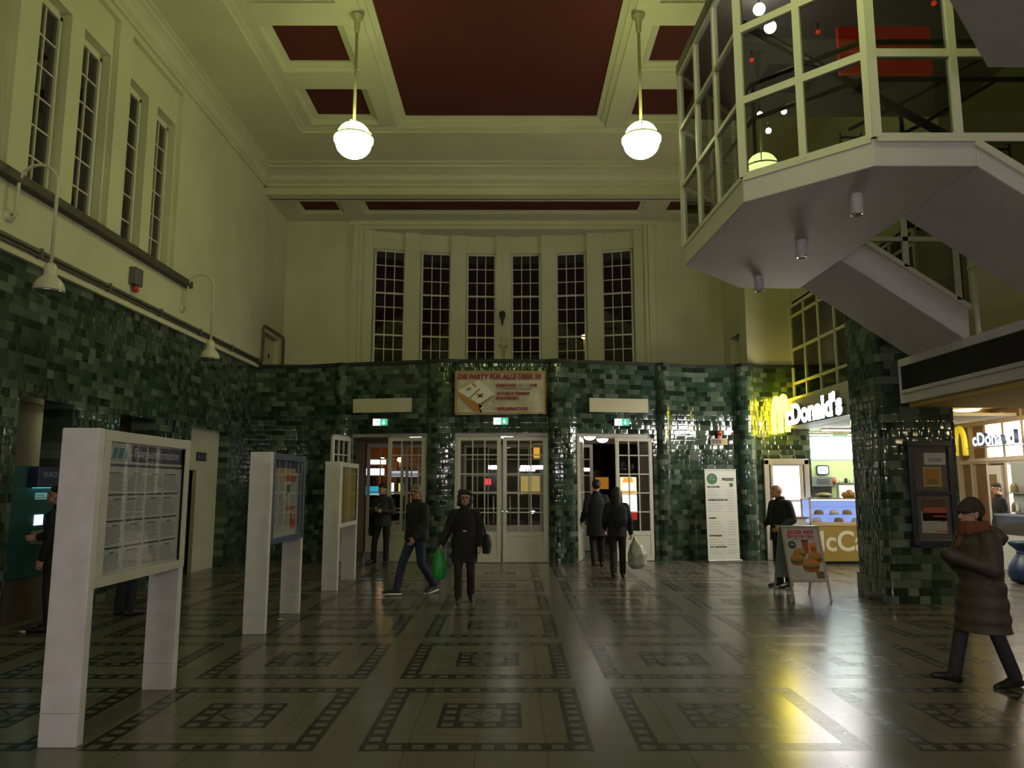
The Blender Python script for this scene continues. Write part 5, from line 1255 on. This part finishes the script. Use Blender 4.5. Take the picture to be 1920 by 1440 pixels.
def person(label, loc, face, H=1.75, pose=None, skin=None, female=False, trousers=None, jacket=None, coat=None, hood=False, collar=True, bulk=1., group=None):
    """+y is forward, +x the person's right hand side; joints in metres for a 1.75 m figure"""
    k = H / 1.75; skin = skin or SKIN
    J = dict(pelvis=(0, 0, .95), chest=(0, .0, 1.27), neck=(0, .0, 1.47), head=(0, .03, 1.635), look=0., nod=0.)
    for s, sd in ((1, 'r'), (-1, 'l')):
        J.update({'sh' + sd: (.172 * s, 0, 1.388), 'el' + sd: (.235 * s, -.03, 1.13), 'wr' + sd: (.245 * s, .05, .89), 'hip' + sd: (.09 * s, 0, .93), 'kn' + sd: (.10 * s, .02, .5), 'an' + sd: (.10 * s, -.02, .09), 'toe' + sd: (.12 * s, .17, .03), 'grip' + sd: .35})
    J.update(pose or {})
    P = {a: (tuple(c * k for c in v) if isinstance(v, tuple) else v) for a, v in J.items()}
    o = thing('person', label, 'person', (*loc, 0), face, group)
    fw = .92 if female else 1.
    b = Body()
    pl, ch, nk, hd = P['pelvis'], P['chest'], P['neck'], P['head']
    b.loft([(lerp(pl, ch, t), rx * k * fw, ry * k) for t, rx, ry in ((-.3, .11, .10), (-.1, .155, .115), (.15, .155, .11), (.45, .135, .1), (.8, .155, .11), (1.1, .16, .11), (1.35, .14, .09), (1.5, .08, .07))])
    b.chain((lerp(ch, nk, .6), .07 * k), (nk, .058 * k), (lerp(nk, hd, .6), .055 * k))
    # head in its own frame
    a = P['look']; nd = P['nod']; ca, sa = math.cos(a), math.sin(a); cn, sn = math.cos(nd), math.sin(nd)
    def hp(x, y, z):
        x, y, z = x * k, y * k, z * k; y, z = y * cn + z * sn, z * cn - y * sn
        return (hd[0] + x * ca - y * sa, hd[1] + x * sa + y * ca, hd[2] + z)
    def hegg(B, c, r1, r2):          # round blob on the head
        B.limb(hp(*c), hp(*c[:2], c[2] + .0001), r1 * k, r2 * k)
    for c, r in (((0, -.012, .035), .092), ((0, .005, .03), .088), ((0, .012, -.03), .072), ((0, .03, -.075), .048), ((0, .052, -.09), .03)): hegg(b, c, r, r)
    b.limb(hp(-.032, .025, -.06), hp(.032, .025, -.06), .04 * k, .04 * k)
    b.limb(hp(0, .086, .02), hp(0, .108, -.022), .011 * k, .017 * k); b.limb(hp(-.014, .094, -.026), hp(.014, .094, -.026), .01 * k, .01 * k)      # nose
    b.limb(hp(-.035, .082, .034), hp(.035, .082, .034), .014 * k, .014 * k)                       # brow
    b.limb(hp(-.02, .08, -.06), hp(.02, .08, -.06), .012 * k, .012 * k)
    for s in (-1, 1): b.limb(hp(s * .088, -.012, .02), hp(s * .086, -.008, -.025), .015 * k, .011 * k)   # ears
    # arms and hands
    for sd, s in (('r', 1), ('l', -1)):
        sh, el, wr = P['sh' + sd], P['el' + sd], P['wr' + sd]
        b.chain((sh, .052 * k), (el, .042 * k)); b.chain((el, .041 * k), (lerp(el, wr, .4), .04 * k), (wr, .027 * k))
        d = (Vector(wr) - Vector(el)).normalized(); inw = Vector((-s, 0, 0)); inw = (inw - d * inw.dot(d)).normalized(); side = d.cross(inw) * s
        # side points towards the thumb
        if side.y < 0: side = -side
        W = Vector(wr); g = P['grip' + sd]
        pc = W + d * .05 * k; tip = W + d * .095 * k
        b.limb(W + d * .02 * k - side * .018 * k, tip - side * .028 * k, .015 * k, .014 * k); b.limb(W + d * .02 * k + side * .018 * k, tip + side * .026 * k, .015 * k, .014 * k); b.limb(W + d * .02 * k, tip, .017 * k, .015 * k)
        for f, (off, ln) in enumerate(((.03, .068), (.01, .078), (-.01, .072), (-.03, .055))):
            r0 = tip + side * off * k; d1 = (d * math.cos(g) + inw * math.sin(g)); d2 = (d * math.cos(2.3 * g) + inw * math.sin(2.3 * g)); d3 = (d * math.cos(3.4 * g) + inw * math.sin(3.4 * g))
            m1 = r0 + d1 * ln * .48 * k; m2 = m1 + d2 * ln * .3 * k; m3 = m2 + d3 * ln * .26 * k
            b.limb(r0, m1, .009 * k, .0085 * k); b.limb(m1, m2, .0085 * k, .008 * k); b.limb(m2, m3, .008 * k, .0072 * k)
        t0 = W + d * .03 * k + side * .028 * k; t1 = t0 + (d * .6 + side * .65 + inw * .3).normalized() * .035 * k; t2 = t1 + (d * .8 + side * .15 + inw * .5).normalized() * .03 * k
        b.limb(t0, t1, .013 * k, .0105 * k); b.limb(t1, t2, .0105 * k, .009 * k)
        hp_, kn, an, toe = P['hip' + sd], P['kn' + sd], P['an' + sd], P['toe' + sd]
        b.chain((hp_, .088 * k), (lerp(hp_, kn, .5), .072 * k), (kn, .053 * k)); b.chain((kn, .053 * k), (lerp(kn, an, .35), .052 * k), (an, .036 * k)); b.limb(an, lerp(an, toe, .9), .034 * k, .024 * k)
    b.make('body', skin, o, .0068 * k, 3)
    for s in (-1, 1):
        e = MB(); e.ball(hp(s * .034, .083, .016), .012 * k, .009 * k, .0065 * k, 10); e.build('eye', EYE, o)
    e = MB(); e.tube([hp(-.024, .089, -.057), hp(0, .094, -.055), hp(.024, .089, -.057)], .0045 * k, 6); e.build('mouth', LIP, o)
    # trousers
    t = Body(); t.loft([(lerp(pl, ch, q), rx * k * fw * bulk, ry * k * bulk) for q, rx, ry in ((-.32, .12, .11), (-.1, .165, .125), (.12, .165, .12), (.2, .16, .115))])
    for sd in 'rl':
        hp_, kn, an = P['hip' + sd], P['kn' + sd], P['an' + sd]
        t.chain((hp_, .098 * k), (lerp(hp_, kn, .5), .085 * k), (kn, .068 * k), (lerp(kn, an, .45), .066 * k), (lerp(kn, an, .97), .064 * k))
    t.make('trousers', trousers or CLB, o, .011)
    # shoes
    for sd in 'rl':
        an, toe = Vector(P['an' + sd]), Vector(P['toe' + sd]); f = (toe - an); fl = Vector((f.x, f.y, 0)).normalized(); q = Body()
        heel = an - fl * .045 * k + Vector((0, 0, -.045 * k)); ball_ = lerp(an, toe, .72); ball_ = (ball_[0], ball_[1], ball_[2] - .004)
        q.limb(an + Vector((0, 0, -.01)), heel, .046 * k, .04 * k); q.limb(heel, ball_, .04 * k, .041 * k); q.limb(ball_, toe + fl * .03 * k, .041 * k, .032 * k); q.limb(an, ball_, .045 * k, .034 * k)
        q.make('shoe', SHOE, o, .009)
    P['k'] = k; P['fw'] = fw; P['hp'] = hp
    return o, P
def jacket(o, P, m, hem=.85, bulk=1., flare=1., name='jacket', collar=True, quilt=0., sleeve=.96, hemy=0.):
    """upper garment: trunk, sleeves, collar in one skin; hem height in metres"""
    k, fw = P['k'], P['fw']; pl, ch, nk = P['pelvis'], P['chest'], P['neck']; B = Body(); H_ = hem * k
    rings = []
    zs = [(H_, .19 * flare, .15 * flare, hemy), (lerp((0, 0, H_), pl, .5)[2], .19 * (1 + flare) / 2, .147 * (1 + flare) / 2, hemy * .5)] if hem < .9 else []
    for z, rx, ry, dy_ in zs: rings.append(((pl[0], pl[1] + dy_, z), rx * k * fw * bulk, ry * k * bulk))
    for t, rx, ry in ((.0, .186, .143), (.3, .178, .135), (.6, .178, .133), (1., .188, .136), (1.25, .175, .12), (1.45, .13, .1), (1.6, .085, .085)):
        c = lerp(pl, ch, t)
        if hem >= .9 and c[2] < H_: c = (c[0], c[1], H_)
        rings.append((c, rx * k * fw * bulk, ry * k * bulk))
    if quilt:
        out = []
        for (c0, a0, b0), (c1, a1, b1) in zip(rings, rings[1:]):
            n = max(1, int((c1[2] - c0[2]) / .03))
            for q in range(n): t = q / n; z = c0[2] + (c1[2] - c0[2]) * t; w = 1 + quilt * abs(math.sin(PI * z / .13)) ** .6 - quilt; c = lerp(c0, c1, t); out.append((c, (a0 + (a1 - a0) * t) * w, (b0 + (b1 - b0) * t) * w))
        rings = out + [rings[-1]]
    B.loft(rings, 26)
    for sd in 'rl':
        sh, el, wr = P['sh' + sd], P['el' + sd], P['wr' + sd]
        B.chain((sh, .07 * k * bulk), (lerp(sh, el, .5), .07 * k * bulk), (el, .062 * k * bulk)); B.chain((el, .062 * k * bulk), (lerp(el, wr, .5), .055 * k * bulk), (lerp(el, wr, sleeve), (.046 if sleeve < 1 else .052) * k * bulk))
        B.limb(lerp(ch, nk, .72), sh, .07 * k, .066 * k * bulk)
    if collar: B.loft([((nk[0], nk[1] - .005, nk[2] - .06 * k), .105 * k, .095 * k), ((nk[0], nk[1], nk[2]), .085 * k, .083 * k), ((nk[0], nk[1] + .005, nk[2] + .055 * k), .078 * k, .08 * k)])
    return B.make(name, m, o, .010, 3)
def hair(o, P, m, style, name='hair'):
    hp, k = P['hp'], P['k']; B = Body()
    def e(c, r): B.limb(hp(*c), hp(c[0], c[1], c[2] + .0001), r * k, r * k)
    e((0, -.022, .047), .093); e((0, .0, .055), .088)
    if style == 'short':
        e((0, -.045, .01), .078); B.limb(hp(-.05, .055, .082), hp(.05, .055, .082), .03 * k, .03 * k)
    if style == 'curly':
        q = random.Random(4)
        for s in (-1, 1): B.chain((hp(s * .078, .0, .05), .04 * k), (hp(s * .092, .015, -.03), .036 * k), (hp(s * .078, .02, -.095), .032 * k))
        for i in range(60):
            a = q.uniform(0, 2 * PI); zz = q.uniform(-.11, .12); r = .1 if zz < .07 else .08
            x, y = r * math.sin(a), -.02 + r * math.cos(a)
            if y > .03 and zz < .075 and abs(x) < .075: continue
            e((x, y, zz), q.uniform(.028, .042))
    if style == 'long':
        e((0, -.05, -.02), .085)
        B.chain((hp(0, -.06, -.02), .09 * k), (hp(0, -.075, -.14), .085 * k), (hp(0, -.09, -.26), .07 * k), (hp(0, -.09, -.34), .04 * k))
        for s in (-1, 1): B.chain((hp(s * .07, -.01, .03), .04 * k), (hp(s * .085, -.02, -.12), .04 * k), (hp(s * .08, -.04, -.22), .03 * k))
    if style == 'fringe':
        for s in (-1, 1): B.limb(hp(s * .075, -.04, .0), hp(s * .07, -.055, -.05), .03 * k, .02 * k)
    return B.make(name, m, o, .0085, 2)
def cap_hat(o, P, m, style='beanie', name='hat'):
    hp, k = P['hp'], P['k']; B = Body()
    def e(c, r): B.limb(hp(*c), hp(c[0], c[1], c[2] + .0001), r * k, r * k)
    e((0, -.015, .06), .1); e((0, .012, .062), .094); e((0, -.035, .035), .092)
    if style == 'wool': e((0, -.03, .085), .1); e((0, -.055, .05), .095); B.limb(hp(-.05, .075, .045), hp(.05, .075, .045), .03 * k, .03 * k); B.limb(hp(-.03, .105, .04), hp(.03, .105, .04), .014 * k, .014 * k)
    if style == 'cap': B.limb(hp(-.045, .12, .055), hp(.045, .12, .055), .012 * k, .012 * k); B.limb(hp(0, .05, .062), hp(0, .12, .056), .07 * k, .03 * k)
    return B.make(name, m, o, .0085, 2)
CAMF = PI      # facing the camera
# 1 man reading his phone in the left doorway
o, P = person('man in dark cap and jacket with shoulder bag, reading his phone at the left doorway', (-2.92, 17.15), CAMF - .25, 1.78,
              dict(elr=(.25, -.02, 1.13), wrr=(.1, .22, 1.2), ell=(-.25, .0, 1.13), wrl=(-.08, .22, 1.17), gripr=.8, gripl=.7, nod=-.35, head=(0, .06, 1.62), knr=(.16, .06, .5), anr=(.2, .02, .09), toer=(.27, .19, .03), anl=(-.08, -.02, .09)), trousers=CLB)
jacket(o, P, CLG, .82, 1.04); cap_hat(o, P, CLB, 'beanie')
b = Body(); k = P['k']; b.loft([((.27, -.02, .62), .05, .12), ((.28, -.02, .75), .06, .14), ((.27, -.02, .88), .04, .13)]); bag_ = b.make('shoulder_bag', CLB, o, .012)
m = MB(); m.tube([(.27, .0, .88), (.2, .13, 1.05), (.05, .16, 1.25), (-.12, .11, 1.45), (-.15, .0, 1.5), (-.1, -.12, 1.42), (.2, -.14, 1.05), (.27, -.03, .88)], .016, 6); m.build('strap', CLN, o)
t = MB(); t.obox((-2.97, 16.86, 1.29), (1, 0, 0), (0, .5, 1), .075, .15, .009); t_ = t.build('phone', mat('phone_black', (.02, .02, .02), .2)); tag(t_, 'dark phone held by the man at the left doorway', 'phone')
# 2 man striding with a bag hand free
walk = dict(hipr=(.09, .0, .93), knr=(.1, .2, .52), anr=(.1, .31, .10), toer=(.13, .5, .06), knl=(-.1, -.02, .5), anl=(-.1, -.3, .13), toel=(-.12, -.14, .035), ell=(-.24, .02, 1.13), wrl=(-.22, .2, .92), elr=(.24, -.09, 1.14), wrr=(.25, -.12, .88))
o, P = person('man with glasses, moustache, black jacket and jeans striding towards the viewer', (-1.56, 12.45), CAMF - .8, 1.75, dict(walk, look=.4), trousers=JEAN, skin=SKIN2, bulk=1.12)
jacket(o, P, CLB, .86, 1.24); hair(o, P, HAIRG, 'short')
hp = P['hp']; m = MB(); m.tube([hp(-.035, .102, -.04), hp(0, .106, -.036), hp(.035, .102, -.04)], .011, 8); m.build('moustache', HAIRG, o)
m = MB()
for s in (-1, 1): m.tube([hp(s * .036 + .026 * math.cos(a), .103, .017 + .02 * math.sin(a)) for a in [2 * PI * q / 12 for q in range(12)]], .003, 5, closed=True); m.tube([hp(s * .062, .1, .02), hp(s * .09, .0, .022)], .003, 5)
m.tube([hp(-.01, .106, .018), hp(.01, .106, .018)], .003, 5); m.build('glasses', BLACK, o)
for sd in 'rl':
    toe, an = Vector(P['toe' + sd]), Vector(P['an' + sd]); f = Vector((toe.x - an.x, toe.y - an.y, 0)).normalized(); m = MB(); lo = toe.z - .024
    for e in (-.03, 0, .03): m.tube([(an.x - f.x * .07 - f.y * e, an.y - f.y * .07 + f.x * e, max(.016, an.z - .078)), (toe.x - f.x * .03 - f.y * e, toe.y - f.y * .03 + f.x * e, max(.016, lo)), (toe.x + f.x * .06, toe.y + f.y * .06, max(.018, lo + .004))], .017, 8)
    m.build('sole', SOLE, o)
# 3 woman carrying the green bag
o, P = person('woman with dark curly hair and black coat, walking towards the viewer with a green bag', (-.72, 11.6), CAMF + .05, 1.66,
              dict(knr=(.1, .14, .5), anr=(.09, .14, .10), toer=(.1, .34, .05), knl=(-.1, .06, .49), anl=(-.1, -.14, .12), toel=(-.11, .03, .035), elr=(.27, .0, 1.14), wrr=(.36, .1, .92), gripr=.75, ell=(-.25, -.04, 1.14), wrl=(-.25, .06, .9)), trousers=MAROON, female=True)
jacket(o, P, CLB, .63, 1.18, 1.02); hair(o, P, HAIRD, 'curly')
b = Body(); b.loft([((-.33, -.04, .72), .06, .13), ((-.34, -.04, .85), .075, .15), ((-.33, -.04, 1.0), .05, .13)]); b.make('handbag', CLN, o, .012)
m = MB(); m.tube([(-.33, .05, .98), (-.27, .05, 1.2), (-.2, .02, 1.4), (-.24, -.1, 1.2), (-.33, -.12, .98)], .012, 6); m.build('bag_strap', CLB, o)
m = MB(); m.box(-.03, .03, .188, .194, 1.06, 1.08); m.build('zip_tab', CHROME, o)
hp = P['hp']; m = MB()
for s in (-1, 1): m.tube([hp(s * .036 + .026 * math.cos(a), .103, .017 + .02 * math.sin(a)) for a in [2 * PI * q / 12 for q in range(12)]], .003, 5, closed=True)
m.tube([hp(-.01, .106, .018), hp(.01, .106, .018)], .003, 5); m.build('glasses', BLACK, o)
wr = Vector(P['wrr']) + (Vector(P['wrr']) - Vector(P['elr'])).normalized() * .1
gx, gy = -.72 - wr.x, 11.6 - wr.y
t = thing('carrier_bag', 'bright green plastic bag hanging from the hand of the woman in black', 'bag', (gx + .0, gy - .0, 0))
b = Body(); b.loft([((0, 0, .36), .075, .05), ((0, 0, .4), .1, .07), ((.01, 0, .55), .105, .075), ((0, 0, .68), .085, .06), ((0, 0, .76), .05, .03), ((0, 0, .82), .02, .014)], 20, .05); b.make('bag', mottled('green_plastic', (.02, .30, .045), .2, 9, .35), t, .009)
m = MB(); m.tube([(-.03, 0, .78), (-.015, 0, .84), (.015, 0, .84), (.03, 0, .78)], .006, 6); m.build('bag_handle', MATS['green_plastic'], t)
# 4, 5 couple leaving through the right doorway
back = dict(knr=(.1, .1, .5), anr=(.1, .12, .09), toer=(.12, .3, .035), knl=(-.09, .03, .5), anl=(-.09, -.2, .13), toel=(-.1, -.04, .035))
o, P = person('long-haired woman in black walking away to the right doorway, carrying a pale bag', (2.02, 14.6), -.1, 1.7, dict(back, wrr=(.27, .04, .86), elr=(.25, -.03, 1.13), gripr=.8, wrl=(-.24, .12, .95)), trousers=CLB, female=True)
jacket(o, P, CLB, .8, 1.08); hair(o, P, HAIRD, 'long')
b = Body(); b.loft([((.05, -.17, .98), .13, .06), ((.05, -.19, 1.1), .15, .08), ((.05, -.18, 1.32), .13, .07), ((.05, -.15, 1.38), .08, .04)]); b.make('backpack', CLN, o, .012)
t = thing('carrier_bag', 'large pale translucent plastic bag carried by the woman in the right doorway', 'bag', (2.38, 14.62, 0))
b = Body(); b.loft([((0, 0, .17), .1, .1), ((.02, 0, .25), .17, .14), ((.03, 0, .45), .18, .15), ((.01, 0, .6), .13, .1), ((-.02, 0, .7), .05, .04), ((-.03, 0, .78), .02, .02)], 22, .07); b.make('bag', mottled('pale_plastic', (.34, .35, .29), .25, 14, .3), t, .01)
o, P = person('tall person in dark coat walking ahead in the right doorway', (1.86, 16.6), .0, 1.86, dict(back, wrl=(-.3, .1, .92)), trousers=CLB)
jacket(o, P, CLN, .62, 1.12, 1.05, name='coat'); hair(o, P, HAIRD, 'short')
# 6 bald man at the counter
o, P = person('bald man in black jacket with lowered head standing behind the A-board', (4.72, 13.3), CAMF - 1.15, 1.79, dict(head=(0, .09, 1.6), nod=-.4, wrr=(.18, .22, 1.05), elr=(.25, .0, 1.12), wrl=(-.2, .2, 1.02), gripr=.7), trousers=CLB, skin=mottled('skin_warm', (.5, .26, .15), .06, 14, .4))
jacket(o, P, CLB, .78, 1.14); hair_m = hair
# 7 woman in the long quilted coat
o, P = person('woman in long quilted taupe coat, hat and rust scarf walking left in the right foreground', (4.22, 6.9), PI / 2 + .10, 1.60,
              dict(knl=(-.09, -.05, .5), anl=(-.1, -.2, .085), toel=(-.12, -.01, .012), knr=(.09, .17, .53), anr=(.1, .28, .085), toer=(.12, .45, .075), wrr=(.1, .22, 1.2), elr=(.25, .04, 1.12), wrl=(-.1, .23, 1.2), ell=(-.25, .05, 1.12), head=(0, .06, 1.62), gripr=.9, gripl=.9), trousers=CLG, female=True, bulk=1.25)
jacket(o, P, TAUPE, .51, 1.42, 1.14, name='quilted_coat', quilt=.12, hemy=.02, sleeve=1.45); cap_hat(o, P, mottled('plum_wool', (.05, .033, .034), .2, 30, .85, .4), 'wool')
k = P['k']; nk = P['neck']
b = Body(); n = 16
for q in range(n):
    a = 2 * PI * q / n; b.limb((nk[0] + .1 * math.cos(a), nk[1] + .015 + .105 * math.sin(a), nk[2] + .012 * math.sin(3 * a)), (nk[0] + .09 * math.cos(a), nk[1] + .025 + .1 * math.sin(a), nk[2] + .055), .042, .036)
b.limb((.03, nk[1] + .11, nk[2]), (.05, nk[1] + .13, nk[2] - .14), .04, .035); b.make('scarf', mottled('rust_scarf', (.17, .055, .022), .3, 18, .9), o, .009)
b = Body(); b.loft([((0, nk[1] - .13, nk[2] - .13), .14, .06), ((0, nk[1] - .15, nk[2] - .06), .17, .09), ((0, nk[1] - .1, nk[2] + .02), .15, .09), ((0, nk[1] - .07, nk[2] + .05), .1, .06)]); b.make('hood', TAUPE, o, .01)
hair(o, P, HAIRD, 'fringe')
m = MB(); m.ball((.225, .03, .9), .008, .012, .014, 10); m.build('pocket_snap', CHROME, o)
# 8 person at the cash machine, 9 person behind the timetable board
o, P = person('person in dark clothes using the cash machine, half hidden by the nearest board', (-5.58, 9.36), PI / 2 + .1, 1.74, dict(wrr=(.14, .3, 1.12), elr=(.24, .06, 1.14), head=(0, .05, 1.625), nod=-.25, gripr=.5), trousers=CLB)
jacket(o, P, CLB, .78, 1.15); hair(o, P, HAIRD, 'short')
o, P = person('person in dark trousers waiting behind the timetable board, only the legs visible', (-5.25, 10.45), -.4, 1.72, trousers=CLN)
jacket(o, P, CLB, .85, 1.08); hair(o, P, HAIRD, 'short')
# 10 clerk in the second shop
o, P = person('shop clerk in dark uniform standing in the lit doorway at the right edge', (10.72, 16.62), PI / 2 - .2, 1.78, trousers=CLB)
jacket(o, P, CLB, .85, 1.05); hair(o, P, HAIRD, 'short')
# ================================================================== CAMERA, WORLD
cam = bpy.data.cameras.new('camera'); co = bpy.data.objects.new('camera', cam); C.objects.link(co)
cam.sensor_fit = 'HORIZONTAL'; cam.sensor_width = 36; cam.lens = 36 * 1400 / 1920; cam.clip_start = .05; cam.clip_end = 300
co.location = (0, 0, 1.75); co.rotation_euler = (PI / 2 + math.atan(190 / 1400), 0, 0)
sc = bpy.context.scene; sc.camera = co
w = bpy.data.worlds.new('night'); sc.world = w; w.use_nodes = True
w.node_tree.nodes['Background'].inputs[0].default_value = (.012, .009, .010, 1); w.node_tree.nodes['Background'].inputs[1].default_value = .35
vs = sc.view_settings; vs.view_transform = 'Standard'; vs.look = 'None'; vs.gamma = 1; vs.use_curve_mapping = False; vs.exposure = 0.0
sc.cycles.max_bounces = 8; sc.cycles.diffuse_bounces = 4; sc.cycles.glossy_bounces = 4; sc.cycles.transparent_max_bounces = 16; sc.cycles.sample_clamp_indirect = 4
sc.cycles.use_denoising = True; sc.cycles.caustics_reflective = False; sc.cycles.caustics_refractive = False
